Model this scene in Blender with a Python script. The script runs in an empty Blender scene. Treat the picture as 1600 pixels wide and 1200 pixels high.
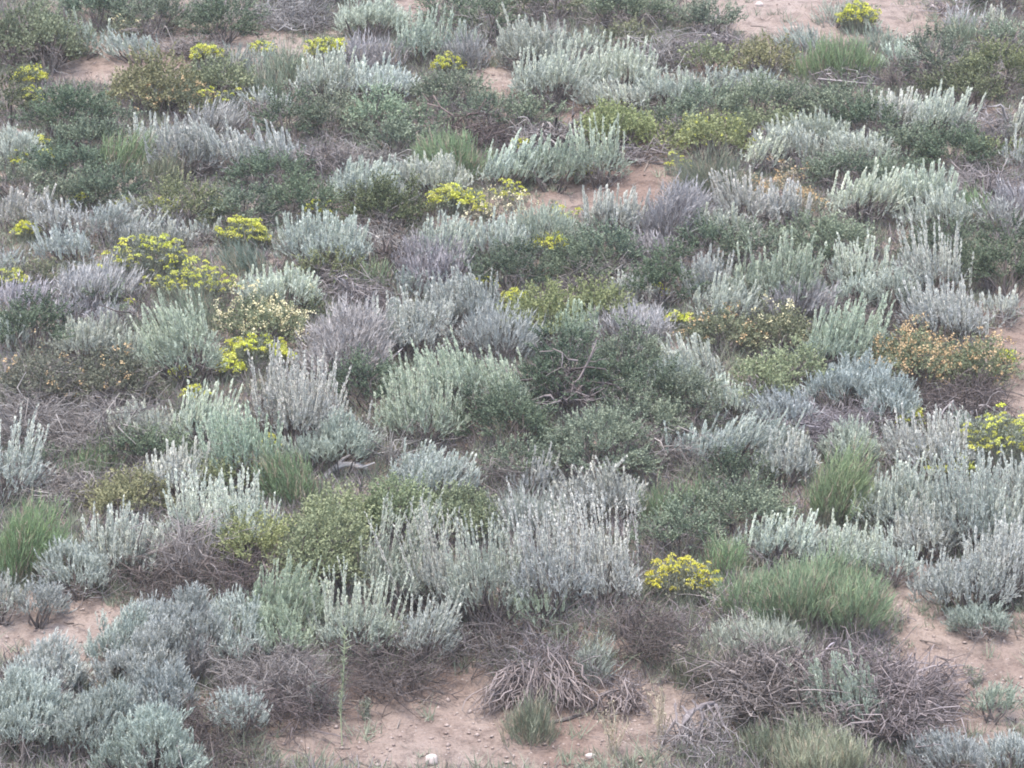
import bpy, math
import numpy as np

SC = bpy.context.scene
COL = SC.collection
PI = math.pi
F, CAMZ = 4300.0, 1.7          # focal length in photo pixels, camera height

# ------------------------------------------------------------------ terrain
def vnoise(x, y, seed=0):
    x = np.asarray(x, float); y = np.asarray(y, float)
    xi = np.floor(x); yi = np.floor(y); fx = x-xi; fy = y-yi
    fx = fx*fx*(3-2*fx); fy = fy*fy*(3-2*fy)
    def h(a, b):
        v = np.sin(a*127.1 + b*311.7 + seed*74.7)*43758.5453
        return v-np.floor(v)
    return (h(xi, yi)*(1-fx)+h(xi+1, yi)*fx)*(1-fy)+(h(xi, yi+1)*(1-fx)+h(xi+1, yi+1)*fx)*fy

SLOPE = .488
def ground(x, y):
    x = np.asarray(x, float); y = np.asarray(y, float)
    hill = CAMZ-2.79+SLOPE*(y-20)
    low = -2.0+.06*(16-y)+.0*x
    far = CAMZ-2.79+SLOPE*30+.22*(y-50)
    k = 0.6
    z = np.logaddexp(hill/k, low/k)*k
    z = np.where(y > 50, far, z)
    amp = np.clip((y-10)/8, .15, 1)
    z = z+.30*np.exp(-((x-.22)/.45)**2-((y-21.35)/.33)**2)+.22*np.exp(-((x-.85)/.25)**2-((y-21.2)/.28)**2)
    z = z+amp*(.26*(vnoise(x/4.2, y/4.2, 1)-.5)+.10*(vnoise(x/1.3, y/1.3, 2)-.5)+.035*(vnoise(x/.4, y/.4, 3)-.5))
    return z

def at(px, py):
    """point of the ground seen at photo pixel (px, py)"""
    dx, dz = (px-800)/F, (600-py)/F
    t = np.arange(15.0, 60.0, .02)
    d = CAMZ+dz*t-ground(dx*t, t)
    i = np.argmax(d < 0) if (d < 0).any() else len(t)-1
    a, b = d[i-1], d[i]
    tt = t[i-1]+.02*a/(a-b+1e-9)
    return dx*tt, tt, float(ground(dx*tt, tt))

# ------------------------------------------------------------------ mesh helpers
def mesh_from(name, V, k, rnd=None, mat=None):
    """V (n*k, 3) vertices, n separate k-gons"""
    n = len(V)//k
    me = bpy.data.meshes.new(name)
    me.vertices.add(n*k); me.loops.add(n*k); me.polygons.add(n)
    me.vertices.foreach_set('co', np.ascontiguousarray(V, np.float32).ravel())
    me.loops.foreach_set('vertex_index', np.arange(n*k, dtype=np.int32))
    me.polygons.foreach_set('loop_start', np.arange(0, n*k, k, dtype=np.int32))
    if rnd is not None:
        a = me.attributes.new('rnd', 'FLOAT', 'FACE'); a.data.foreach_set('value', np.ascontiguousarray(rnd, np.float32))
    if mat: me.materials.append(mat)
    me.update(calc_edges=True)
    return me

def mesh_idx(name, V, Q, rnd=None, mat=None, smooth=True):
    Q = np.asarray(Q, np.int32); k = Q.shape[1]; n = len(Q)
    me = bpy.data.meshes.new(name)
    me.vertices.add(len(V)); me.loops.add(n*k); me.polygons.add(n)
    me.vertices.foreach_set('co', np.ascontiguousarray(V, np.float32).ravel())
    me.loops.foreach_set('vertex_index', Q.ravel())
    me.polygons.foreach_set('loop_start', np.arange(0, n*k, k, dtype=np.int32))
    if smooth: me.polygons.foreach_set('use_smooth', np.ones(n, bool))
    if rnd is not None:
        a = me.attributes.new('rnd', 'FLOAT', 'FACE'); a.data.foreach_set('value', np.ascontiguousarray(rnd, np.float32))
    if mat: me.materials.append(mat)
    me.update(calc_edges=True)
    return me

def nrm(v):
    return v/np.maximum(np.linalg.norm(v, axis=-1, keepdims=True), 1e-9)

def rvec(rng, n):
    return nrm(rng.normal(size=(n, 3)))

def leaf_tri(P, D, L, W, rng):
    S = nrm(np.cross(D, rvec(rng, len(P))))*(W*.5)[:, None]
    return np.stack([P-S, P+S, P+D*L[:, None]], 1).reshape(-1, 3)

def leaf_quad(P, D, L, W, rng):
    S = nrm(np.cross(D, rvec(rng, len(P))))
    N = np.cross(D, S)*(W*.18)[:, None]
    S = S*(W*.5)[:, None]; M = P+D*(L*.55)[:, None]+N
    return np.stack([P, M+S, P+D*L[:, None], M-S], 1).reshape(-1, 3)

def tubes(paths, rad, sides=3):
    """paths (n, m, 3), rad (n, m) -> V, Q, index of the path per face"""
    n, m, _ = paths.shape
    d = nrm(paths[:, -1]-paths[:, 0])
    ref = np.where(np.abs(d[:, 2:3]) > .8, np.array([[1., 0, 0]]), np.array([[0, 0, 1.]]))
    u = nrm(np.cross(d, ref)); v = np.cross(d, u)
    a = np.arange(sides)*2*PI/sides
    off = u[:, None, :]*np.cos(a)[None, :, None]+v[:, None, :]*np.sin(a)[None, :, None]
    V = paths[:, :, None, :]+off[:, None]*rad[:, :, None, None]
    idx = np.arange(n*m*sides).reshape(n, m, sides)
    A = idx[:, :-1]; B = idx[:, 1:]
    Q = np.stack([A, np.roll(A, -1, 2), np.roll(B, -1, 2), B], -1).reshape(-1, 4)
    return V.reshape(-1, 3), Q, np.repeat(np.arange(n), (m-1)*sides)

def curve_paths(P0, P1, rng, m=5, bend=.15, sag=0.):
    """curved paths from P0 to P1"""
    n = len(P0); t = np.linspace(0, 1, m)[None, :, None]
    L = np.linalg.norm(P1-P0, axis=1)
    b = rng.normal(size=(n, 1, 3))*(L*bend)[:, None, None]
    b2 = rng.normal(size=(n, 1, 3))*(L*bend*.5)[:, None, None]
    path = P0[:, None]*(1-t)+P1[:, None]*t+b*(t*(1-t)*2)+b2*np.sin(t*2*PI)
    path[:, :, 2] -= (sag*L)[:, None]*(t[:, :, 0]**2) if np.ndim(sag) else sag*L[:, None]*(t[:, :, 0]**2)
    return path

# ------------------------------------------------------------------ materials
def rgba(c): return (c[0], c[1], c[2], 1)

def leaf_material(name, a, b, trans=.2, rough=.65, tip=None):
    m = bpy.data.materials.new(name); m.use_nodes = True
    nt = m.node_tree; N = nt.nodes; L = nt.links; N.clear()
    out = N.new('ShaderNodeOutputMaterial')
    at_ = N.new('ShaderNodeAttribute'); at_.attribute_name = 'rnd'
    ramp = N.new('ShaderNodeValToRGB')
    ramp.color_ramp.elements[0].color = rgba(a); ramp.color_ramp.elements[1].color = rgba(b)
    if tip:
        e = ramp.color_ramp.elements.new(.93); e.color = rgba(b); ramp.color_ramp.elements[-1].color = rgba(tip)
    L.new(at_.outputs['Fac'], ramp.inputs[0])
    oi = N.new('ShaderNodeObjectInfo')
    mx = N.new('ShaderNodeMixRGB'); mx.blend_type = 'MULTIPLY'; mx.inputs[0].default_value = 1
    L.new(ramp.outputs[0], mx.inputs[1]); L.new(oi.outputs['Color'], mx.inputs[2])
    p = N.new('ShaderNodeBsdfPrincipled'); p.inputs['Roughness'].default_value = rough
    p.inputs['Specular IOR Level'].default_value = .25
    L.new(mx.outputs[0], p.inputs['Base Color'])
    if trans > 0:
        t = N.new('ShaderNodeBsdfTranslucent'); L.new(mx.outputs[0], t.inputs[0])
        ms = N.new('ShaderNodeMixShader'); ms.inputs[0].default_value = trans
        L.new(p.outputs[0], ms.inputs[1]); L.new(t.outputs[0], ms.inputs[2]); L.new(ms.outputs[0], out.inputs[0])
    else:
        L.new(p.outputs[0], out.inputs[0])
    return m

M = {
 'sage':   leaf_material('sagebrush_leaf', (.29,.32,.29), (.55,.575,.53)),
 'spike':  leaf_material('sagebrush_flower_stalk', (.40,.44,.375), (.69,.71,.63)),
 'wood':   leaf_material('shrub_wood', (.075,.062,.058), (.20,.172,.162), 0, .8),
 'green':  leaf_material('green_shrub_leaf', (.070,.100,.070), (.285,.325,.225)),
 'olive':  leaf_material('olive_shrub_leaf', (.16,.18,.11), (.41,.42,.25)),
 'grass':  leaf_material('rabbitbrush_stem', (.125,.17,.11), (.36,.42,.29), .25, .6, (.43,.48,.29)),
 'lav':    leaf_material('lavender_stem', (.27,.262,.262), (.56,.545,.54)),
 'dead':   leaf_material('dead_twig', (.13,.112,.108), (.42,.385,.375), 0, .8),
 'mat':    leaf_material('buckwheat_leaf', (.15,.17,.13), (.33,.35,.27)),
 'yellow': leaf_material('yellow_petal', (.68,.69,.09), (.87,.87,.20), .2, .6),
 'peach':  leaf_material('peach_petal', (.50,.34,.18), (.70,.53,.31), .2, .6),
 'cream':  leaf_material('cream_petal', (.66,.58,.32), (.86,.80,.55), .2, .6),
 'straw':  leaf_material('dry_straw', (.30,.25,.18), (.56,.49,.37), .15, .7),
 'bleach': leaf_material('bleached_wood', (.33,.30,.29), (.52,.49,.49), 0, .8),
 'litter': leaf_material('leaf_litter', (.12,.095,.085), (.33,.285,.25), 0, .8),
 'stone':  leaf_material('gravel_stone', (.30,.235,.21), (.58,.50,.46), 0, .85),
}

def soil_material():
    m = bpy.data.materials.new('soil'); m.use_nodes = True
    nt = m.node_tree; N = nt.nodes; L = nt.links; p = N['Principled BSDF']
    tc = N.new('ShaderNodeTexCoord')
    def noise(sc, det=6, rough=.6):
        n = N.new('ShaderNodeTexNoise'); n.inputs['Scale'].default_value = sc; n.inputs['Detail'].default_value = det
        n.inputs['Roughness'].default_value = rough; L.new(tc.outputs['Object'], n.inputs['Vector']); return n
    def ramp(src, els):
        r = N.new('ShaderNodeValToRGB'); e = r.color_ramp.elements
        e[0].position, e[0].color = els[0][0], rgba(els[0][1]); e[1].position, e[1].color = els[-1][0], rgba(els[-1][1])
        for q in els[1:-1]: x = e.new(q[0]); x.color = rgba(q[1])
        L.new(src, r.inputs[0]); return r
    def mix(f, a, b, t='MIX'):
        x = N.new('ShaderNodeMixRGB'); x.blend_type = t
        if isinstance(f, float): x.inputs[0].default_value = f
        else: L.new(f, x.inputs[0])
        L.new(a, x.inputs[1]); L.new(b, x.inputs[2]); return x.outputs[0]
    n1 = noise(.55, 5); n2 = noise(6, 8, .7); n3 = noise(38, 4, .7)
    big = ramp(n1.outputs[0], [(.35, (.245,.178,.148)), (.52, (.325,.258,.222)), (.7, (.395,.33,.298))])
    fine = ramp(n2.outputs[0], [(.33, (.52,.50,.50)), (.52, (1,1,1)), (.75, (1.12,1.12,1.13))])
    grain = ramp(n3.outputs[0], [(.3, (.70,.68,.67)), (.5, (1,1,1)), (.7, (1.14,1.14,1.14))])
    c = mix(1.0, big.outputs[0], fine.outputs[0], 'MULTIPLY'); c = mix(1.0, c, grain.outputs[0], 'MULTIPLY')
    v = N.new('ShaderNodeTexVoronoi'); v.inputs['Scale'].default_value = 22; L.new(tc.outputs['Object'], v.inputs['Vector'])
    pe = ramp(v.outputs['Distance'], [(.16, (1,1,1)), (.24, (0,0,0))])
    vm = N.new('ShaderNodeTexNoise'); vm.inputs['Scale'].default_value = 9; L.new(tc.outputs['Object'], vm.inputs['Vector'])
    sel = ramp(vm.outputs[0], [(.5, (0,0,0)), (.6, (.55,.55,.55))])
    f = mix(1.0, pe.outputs[0], sel.outputs[0], 'MULTIPLY')
    rc = ramp(v.outputs['Color'], [(0, (.30,.24,.22)), (1, (.60,.54,.50))])
    c = mix(f, c, rc.outputs[0])
    L.new(c, p.inputs['Base Color']); p.inputs['Roughness'].default_value = .9; p.inputs['Specular IOR Level'].default_value = .2
    b = N.new('ShaderNodeBump'); b.inputs['Strength'].default_value = .9; b.inputs['Distance'].default_value = .03
    add = N.new('ShaderNodeMath'); L.new(n2.outputs[0], add.inputs[0]); L.new(n3.outputs[0], add.inputs[1])
    L.new(add.outputs[0], b.inputs['Height']); L.new(b.outputs[0], p.inputs['Normal'])
    return m
M['soil'] = soil_material()

# ------------------------------------------------------------------ objects
def put(name, me, parent=None, loc=(0, 0, 0), color=None):
    o = bpy.data.objects.new(name, me); COL.objects.link(o); o.location = loc
    if parent: o.parent = parent
    if color is not None: o.color = (color[0], color[1], color[2], 1)
    return o

def thing(name, loc, label, cat, group=None):
    o = bpy.data.objects.new(name, None); COL.objects.link(o); o.location = loc
    o.empty_display_size = .2
    o['label'] = label; o['category'] = cat
    if group: o['group'] = group
    return o

def stuff(o, kind='stuff'):
    o['kind'] = kind
EXPOSURE = 1.9

# kind, x0, x1, ytop, ybase (photo pixels of the plant's outline), options, label
PLANTS = [
# ---- top band
('O',-25,165,5,118,'grey','large rounded olive grey bush on the bare strip at the upper left corner'),
('S',98,166,28,98,'green few','thin pale stalks rising behind the large olive grey corner bush'),
('G',85,215,-22,50,'blue','dusky blue green bush behind the large olive grey corner bush'),
('G',180,305,-12,66,'blue','dusky blue green bush above the bare strip with a cream flowered tuft at its foot'),
('G',290,400,-8,70,'blue dark','darkest blue green bush along the upper edge of the bare strip'),
('C',186,224,38,66,'few','tiny cream and yellow tuft at the foot of the dusky bush on the bare strip'),
('D',392,528,0,50,'','purple grey dead brush at the upper end of the bare strip'),
('G',370,560,-40,14,'blue','blue green bush behind the purple grey dead brush at the top'),
('S',182,252,58,104,'lav few','small hazy lavender sagebrush sitting in the bare strip'),
('D',250,348,68,92,'low','low line of purple dead twigs beside the small hazy lavender sagebrush'),
('Y',296,352,80,106,'n28','flat topped yellow flower clump above the brown olive bush near the bare strip'),
('L',332,396,78,116,'green','grey green feathery bush right behind the brown olive bush'),
('Y',390,428,73,90,'n8','scant yellow flowers on the edge of the bare strip'),
('L',385,440,80,124,'green','pale feathery bush below the scant yellow flowers of the bare strip'),
('R',425,472,68,136,'dull','upright dull green bush beside the long pale sagebrush near the top'),
('Y',478,545,66,100,'n36','yellow flower clump at the lower end of the bare strip beside the lavender bush'),
('S',462,560,90,158,'pale','pale spiky sagebrush with long stalks touching the upright dull green bush'),
('S',545,645,100,160,'pale few','pale spiky sagebrush with shorter stalks behind the wide grey green bush'),
('O',172,300,88,176,'brown','brown olive bush with dark foot below the bare strip'),
('O',286,390,98,158,'olive','olive green bush between the brown olive bush and the dull grassy clump'),
('R',380,452,114,158,'dull','dull grassy green clump behind the bush with yellow dotted top'),
('Y',20,74,112,140,'n30','yellow flower clump topping the dark bush under the olive grey corner bush'),
('Y',28,78,138,176,'n14 loose','loose sprinkle of yellow flowers down the side of the dark purple bush'),
('G',-15,45,112,198,'brown dark','dark purple brown bush at the picture edge beside the loose yellow sprinkle'),
('G',32,176,128,220,'blue dark','dense dark blue green bush with a black hollow below the corner bush'),
('G',150,210,165,208,'blue','small blue green bush touching the dense dark bush with the black hollow'),
('S',234,270,134,176,'few','handful of pale spikes poking up behind the pink flowered bush near the top'),
('P',240,322,138,190,'few','green bush flecked with pale pink flowers below the brown olive bush'),
('Y',298,392,146,178,'n12 loose','low green plant dotted with a row of yellow heads beside the pink flecked bush'),
('S',386,442,146,182,'few','short row of pale spikes behind the darkest bush of the upper slope'),
('L',292,372,170,212,'','hazy lavender grey bush under the row of yellow heads'),
('G',404,488,145,232,'dark','dark green bush standing between the short spikes and the wide grey green bush'),
('G',468,560,145,222,'mid','wide grey green bush in front of the pale spiky sagebrush'),
('G',540,645,142,214,'mid pale','paler half of the grey green thicket next to the dark twig hollow'),
# ---- top middle
('W',518,650,3,66,'pale','pale cream grey woolly sagebrush at the top beside the purple dead brush'),
('L',528,592,58,112,'lav','lavender grey dome beside the yellow clump at the end of the bare strip'),
('L',576,634,64,114,'lav dark','darker lavender dome between the lavender grey dome and the spiky sagebrush'),
('S',612,708,30,110,'green','round spiky sagebrush with a green foot behind the yellow posy'),
('L',694,768,60,118,'dark','grey bush with dark foot between the yellow posy and the bare patch'),
('S',700,745,40,90,'few','few pale spikes standing behind the grey bush with dark foot'),
('G',655,740,-22,50,'mid','green bush at the top edge behind the round spiky sagebrush'),
('G',728,800,-18,78,'dark','dark green bush at the top edge nestled between two spiky sagebrushes'),
('G',784,922,-28,42,'brown','brownish green bush spreading along the top edge'),
('G',900,1075,-20,52,'blue','long blue green bush along the top edge'),
('G',932,1014,38,92,'brown','brown green bush below the long blue green bush of the top edge'),
('D',1000,1085,48,114,'','grey dead bush between the brown green bush and the open bare slope'),
('S',772,896,32,116,'','broad spiky sagebrush above the bare patch near the top centre'),
('S',880,936,52,100,'few pale','small spiky sagebrush wedged behind the two broad ones near the top centre'),
('Y',680,728,90,122,'n26','little yellow posy on top of the rounded green bush'),
('S',803,925,72,166,'pale','spiky sagebrush with a black hollow in its foot below the top centre'),
('S',912,1020,70,150,'pale','dense pale spiky sagebrush with the tallest spikes beside the black hollow'),
('S',920,1008,128,180,'few pale','low row of white spikes above the yellow green bush'),
('S',996,1088,120,176,'pale few','low pale sagebrush with a green foot next to the low row of white spikes'),
('G',648,748,110,176,'mid','rounded green bush beneath the little yellow posy'),
('G',626,702,158,226,'pale','light green bush in front of the dark twig hollow'),
('G',560,678,192,246,'mid','dull green bush behind the round bright green bush'),
('D',690,755,164,236,'dark','dark twiggy hollow of bare stems under the rounded green bush'),
('G',726,814,148,212,'blue','blue grey green bush below the bare patch of the upper centre'),
('G',798,866,150,214,'mid','green bush between the blue grey bush and the heap of grey sticks'),
('D',716,816,194,236,'dark low','dark dead stems along the foot of the blue grey green bush'),
('D',816,910,194,236,'logs','heap of thick grey sticks beside the yellow green bush'),
('O',898,1020,164,236,'yellow','yellow green bush below the low row of white spikes'),
('G',1006,1074,162,224,'blue','blue green bush touching the yellow green bush'),
('R',654,760,210,282,'dome bright','round bright green dome bush in the upper centre'),
('Y',800,832,228,246,'n9','few yellow heads peeping between two spiky sagebrushes'),
('S',750,838,224,300,'','spiky sagebrush with the round bright green dome bush beside it'),
('S',826,902,222,300,'green','spiky sagebrush with a dark green hollow at its foot by the few yellow heads'),
('S',898,968,202,294,'green','upright lone spiky sagebrush at the head of the bare gully'),
('Y',892,922,262,286,'n9','small yellow tuft at the foot of the upright lone sagebrush'),
('D',976,1030,224,256,'low','dark dead twigs under the yellow green bush'),
('S',512,616,254,326,'','silver spiky sagebrush rising behind the rounded dark olive bush'),
('S',600,660,256,310,'','narrow silver sagebrush between the two broad silver ones below the bright dome'),
('S',646,728,248,312,'pale','silver spiky sagebrush right behind the broad yellow flower bank'),
('G',518,672,278,366,'olive dark','rounded dark olive bush in front of the silver spiky row'),
('Y',668,748,296,334,'n44','broad yellow flower bank beside the rounded dark olive bush'),
('Y',738,768,322,346,'n8','little yellow tuft trailing from the broad yellow flower bank'),
('Y',758,830,294,328,'n14 loose','scattered yellow flowers on bare ground below the pair of spiky sagebrushes'),
('C',736,832,314,362,'few dry','dry straw coloured weeds beneath the scattered yellow flowers'),
('Y',848,908,330,362,'n14 loose','pale yellow flower sprinkle at the lower end of the bare gully'),
('S',918,1002,304,378,'lav','lavender tinged spiky sagebrush on the edge of the bare gully'),
('L',996,1088,288,386,'dark','grey lavender bush with a black foot beside the bare gully'),
# ---- top right
('G',1048,1160,2,66,'blue','blue green bush at the edge of the open bare slope'),
('D',1056,1152,52,92,'','dead grey twigs under the blue green bush of the open bare slope'),
('Y',1306,1370,9,50,'n46','round yellow flower mound alone on the open bare slope'),
('L',1278,1330,3,46,'green','small grey bush tucked behind the lone round yellow mound'),
('D',1454,1512,2,28,'low','dead grey twigs on the open bare slope near the corner bush'),
('G',1492,1612,-30,24,'dark','dark bush in the upper corner above the open bare slope'),
('L',1474,1528,20,56,'pale','pale grey bush behind the grassy patch below the bare slope'),
('S',1534,1570,22,50,'few pale','small pale sagebrush on the bare slope beneath the corner bush'),
('R',1464,1534,34,70,'dull','short grassy green patch at the lower rim of the open bare slope'),
('G',1530,1615,40,90,'pale','pale green bush at the edge below the dark corner bush'),
('O',1062,1146,72,124,'olive','olive bush with pale top below the dead grey twigs'),
('O',1138,1238,68,130,'brown','brown olive bush over a black hollow beside the tall grassy clump'),
('L',1222,1290,50,84,'green','low grey green bush behind the tall grassy clump'),
('L',1340,1405,52,84,'green','low grey green bush behind the soft silver bush on the upper slope'),
('R',1234,1382,62,132,'bright','tall bright grassy clump under the open bare slope'),
('W',1380,1438,72,118,'pale','soft pale silver bush at the side of the tall grassy clump'),
('D',1386,1430,106,138,'dark','dark dead stems beneath the soft pale silver bush'),
('D',1290,1328,102,138,'','small curl of grey sticks in front of the tall grassy clump'),
('G',1424,1506,48,140,'mid','green bush standing behind the soft pale silver bush'),
('G',1490,1612,62,152,'olive','broad olive green bush below the edge of the open bare slope'),
('G',1430,1560,104,176,'brown dark','dark brown green bush beneath the broad olive green bush'),
('S',1046,1092,116,152,'few pale','small pale spikes behind the pale blue green thicket'),
('S',1088,1134,114,152,'few pale','pale spike tuft under the olive bush with pale top'),
('S',1138,1204,120,156,'few pale','short white spikes below the brown olive bush with the black hollow'),
('G',1052,1150,136,194,'blue pale','pale blue green thicket beside the yellow dotted olive bush'),
('G',1136,1254,126,188,'mid','green thicket under the short white spikes'),
('G',1240,1368,132,196,'mid','grey green thicket below the small curl of grey sticks'),
('G',1292,1402,162,218,'dark','dark green bush in front of the grey green thicket'),
('O',1042,1175,180,248,'yellow dots','yellow dotted olive bush above the upright brown green broom'),
('O',1156,1244,178,218,'olive','olive thicket end behind the silver spiky cluster'),
('S',1368,1428,148,212,'pale','tall pale sagebrush behind the big dark green bush'),
('S',1416,1504,152,216,'pale','broad pale sagebrush behind the big dark green bush'),
('S',1496,1524,186,222,'few','single slender silver tuft beside the gap in the bushes'),
('G',1376,1470,194,252,'mid','green shoulder of foliage beside the big dark green bush'),
('G',1416,1545,198,276,'dark','big dark green bush below the two pale sagebrushes'),
('G',1508,1582,222,262,'olive','olive green low bush behind the grey lavender sticks'),
('D',1530,1592,160,226,'','dull grey twiggy bush near the picture edge beside the pale edge sagebrush'),
('S',1570,1625,172,232,'pale','pale sagebrush cut by the picture edge above a second one'),
('S',1578,1625,220,274,'few','second pale sagebrush at the edge above the grey lavender sticks'),
('S',1230,1318,184,240,'pale','silver spiky sagebrush at the top of the silver cluster'),
('S',1288,1382,210,262,'pale','silver spiky sagebrush in the cluster beside the pale grassy stalks'),
('S',1158,1210,210,274,'pale','silver spiky sagebrush beside the upright brown green broom'),
('S',1194,1272,202,262,'pale','silver spiky sagebrush in the cluster behind the peach seed heads'),
('G',1246,1368,242,296,'blue','blue green bush under the silver cluster'),
('R',1354,1388,242,290,'dull','narrow pale grassy stalks beside the blue green bush'),
('G',1374,1430,246,300,'mid','small green bush between the grassy stalks and the big dark bush'),
('R',1062,1164,238,326,'olive dome','upright brown green broom below the yellow dotted olive bush'),
('P',1216,1248,258,286,'dry','small peach seed heads above the spiky sagebrush'),
('P',1192,1248,280,326,'dry','loose peach flower stems behind the spiky sagebrush row'),
('P',1250,1298,306,340,'dry','orange peach flower tuft between two spiky sagebrushes'),
('Y',1038,1078,250,276,'n8 loose','few yellow flowers hanging by the upright brown green broom'),
('S',1132,1194,280,366,'','tall silver sagebrush beside the upright brown green broom and peach stems'),
('S',1188,1252,298,356,'','silver sagebrush in front of the loose peach flower stems'),
('S',1080,1162,332,382,'few pale','low pale sagebrush below the upright brown green broom'),
('L',1050,1092,296,360,'pale','thin pale lavender bush at the end of the bare gully'),
('S',1298,1394,272,352,'pale','broad silver sagebrush with the orange tuft at its side'),
('S',1388,1486,268,340,'pale','broad silver sagebrush at the centre of the silver row under the big dark bush'),
('S',1428,1518,300,368,'pale','silver sagebrush beside the small bright green tuft'),
('R',1503,1545,300,358,'bright','small bright green tuft among silver sagebrush'),
('L',1536,1584,308,370,'pale','pale lavender bush beside the small bright green tuft'),
('L',1562,1625,288,350,'pale','pale lavender bush at the edge beneath the grey lavender sticks'),
('D',1498,1592,252,318,'','tangle of grey lavender sticks below the olive green low bush'),
# ---- left, second band
('W',-15,62,202,266,'','silver dome bush at the picture edge beside a yellow tuft'),
('Y',46,80,210,246,'n18','yellow tuft beside the silver dome bush'),
('Y',12,48,246,272,'n9 loose','sparse yellow flowers under the silver dome bush'),
('Y',54,100,238,272,'n10 loose','sparse yellow flowers by the long dark green thicket'),
('G',78,192,188,248,'mid','dull green bush behind the bright grassy clump of the silver trio'),
('G',28,168,228,296,'blue dark','long dark green thicket below the sparse yellow flowers'),
('R',156,228,208,272,'bright','bright grassy clump beside the first of the silver trio'),
('R',218,282,238,294,'olive','dim green grassy clump in front of the silver trio'),
('S',206,260,196,252,'','first and smallest sagebrush of the silver trio by the bright grass'),
('S',254,328,194,284,'dark','middle sagebrush of the silver trio with a dark brown foot'),
('S',318,392,198,278,'','widest sagebrush of the silver trio beside the dark green bush'),
('S',398,474,210,272,'','silver sagebrush standing apart beside the purple grey brush'),
('D',466,550,218,276,'','purple grey dead brush under the grey green thicket'),
('D',545,640,232,270,'low','low grey dead brush behind the silver spiky row'),
('G',116,228,262,326,'blue dark','dark blue green bush with a black hollow under the dim grassy clump'),
('G',62,162,278,334,'blue','blue green bush next to the dark one with the black hollow'),
('G',-15,70,262,318,'mid','dim green bush at the edge above the small edge sagebrush'),
('G',348,478,242,300,'blue dark','dark blue green bush under the widest of the silver trio'),
('G',236,342,286,358,'olive','dull olive bush with a few yellow specks beside the pair of dark bushes'),
('G',334,432,282,362,'mid','green bush in the middle of the thicket above the lime yellow flowers'),
('G',416,524,276,346,'mid dark','green bush joining the rounded dark olive bush'),
('S',2,68,304,366,'','sagebrush near the edge above the small yellow cushion'),
('Y',20,70,355,380,'n24','small yellow cushion below the edge sagebrush'),
('S',62,142,322,376,'few','grey sagebrush at the start of the low silver row'),
('W',136,194,322,384,'','round grey sagebrush in the middle of the low silver row'),
('S',188,234,336,388,'few','grey sagebrush behind the big yellow flower patch'),
('S',196,234,314,350,'few','small sagebrush topped by yellow at the end of the low silver row'),
('L',226,276,324,366,'','pale feathery bush below a line of yellow flowers'),
('Y',108,146,302,334,'n9 loose','loose yellow flowers behind the low silver row'),
('Y',180,204,316,338,'n8','bright yellow sprig on the low silver row'),
('Y',224,282,318,344,'n14','line of yellow flowers above the pale feathery bush'),
('S',76,144,360,416,'','sagebrush in front of the low silver row near the yellow patch'),
('S',180,236,358,392,'few','little silver sagebrush right above the big yellow flower patch'),
('S',246,294,350,394,'','little silver sagebrush between the two big yellow patches'),
('S',300,334,344,384,'few','tiny sagebrush beside the lime yellow flowers'),
('Y',164,302,370,446,'n70','big domed yellow flower patch, widest of all the yellow domes'),
('Y',228,380,416,480,'n60 loose','scattered yellow flowers in front of the big domed yellow patch'),
('Y',342,424,346,396,'n46','lime yellow flower dome beside the tall pale sagebrush'),
('Y',464,520,326,352,'n10 loose','yellow flowers behind the large silver sagebrush of the upper middle'),
('R',352,424,388,430,'blue','blue green grassy clump under the lime yellow flower dome'),
('S',436,584,335,430,'','large silver sagebrush of the upper middle beside the lime yellow dome'),
('G',476,560,395,456,'olive','olive green bush at the foot of the large silver sagebrush'),
('R',556,612,408,462,'yellow','small yellow green clump amid dead brush in the middle'),
('D',500,602,425,474,'','grey dead brush under the small yellow green clump'),
('D',572,652,352,414,'','grey dead brush beside the rounded dark olive bush'),
# ---- middle
('S',636,742,346,430,'','silver sagebrush with the dark brown foot below the broad yellow bank'),
('L',620,735,372,452,'dark','dark grey brown bush under the silver sagebrush of the centre'),
('S',738,814,346,412,'pale','pale sagebrush beside the yellow topped green bush'),
('L',798,898,324,392,'green','pale grey green bush above the yellow topped green bush'),
('Y',824,890,374,404,'n26','yellow flowers topping the dark green bush in the centre'),
('G',722,862,380,462,'dark','dark green bush behind the small yellow row of the centre'),
('G',846,962,382,454,'dark','dark green bush beneath the topping yellow flowers'),
('G',884,992,352,424,'mid','green bush beside the purple grey dome'),
('L',984,1060,370,412,'lav','purple grey dome under the black footed lavender bush'),
('D',898,1008,408,452,'','lavender dead twigs between the dark green bushes'),
('G',980,1084,384,486,'dark','tall dark green bush beside the twin spiked sagebrush'),
('G',1056,1150,352,420,'dark','dark green bush behind the twin spiked sagebrush'),
('G',1136,1238,352,424,'mid','green bush behind the great round sagebrush'),
('G',1216,1368,336,410,'mid','wide green thicket under the broad silver sagebrush row'),
('S',622,664,424,474,'few','small pale sprig of sagebrush by the dead brush of the centre'),
('S',660,790,436,514,'lav','lavender sagebrush behind the feathery lavender dome'),
('Y',732,782,440,466,'n10','small yellow row behind the lavender sagebrush'),
('Y',780,824,458,490,'n26','yellow clump at the start of the long yellow green bush'),
('O',792,900,448,540,'yellow','near half of the long yellow green bush with a dark foot'),
('O',880,990,443,512,'yellow','far half of the long yellow green bush behind reddish stalks'),
('L',716,834,478,560,'','feathery lavender dome beside the long yellow green bush'),
('L',470,600,466,600,'','long leaning lavender stems beside the cream flowered bush'),
('S',580,705,460,560,'lav','tall lavender sagebrush leaning beside the dark brown twigs'),
('D',676,748,494,566,'dark','dark brown twigs in the hollow beside the feathery lavender dome'),
('L',866,920,464,510,'pink','reddish brown stalks in front of the long yellow green bush'),
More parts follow.
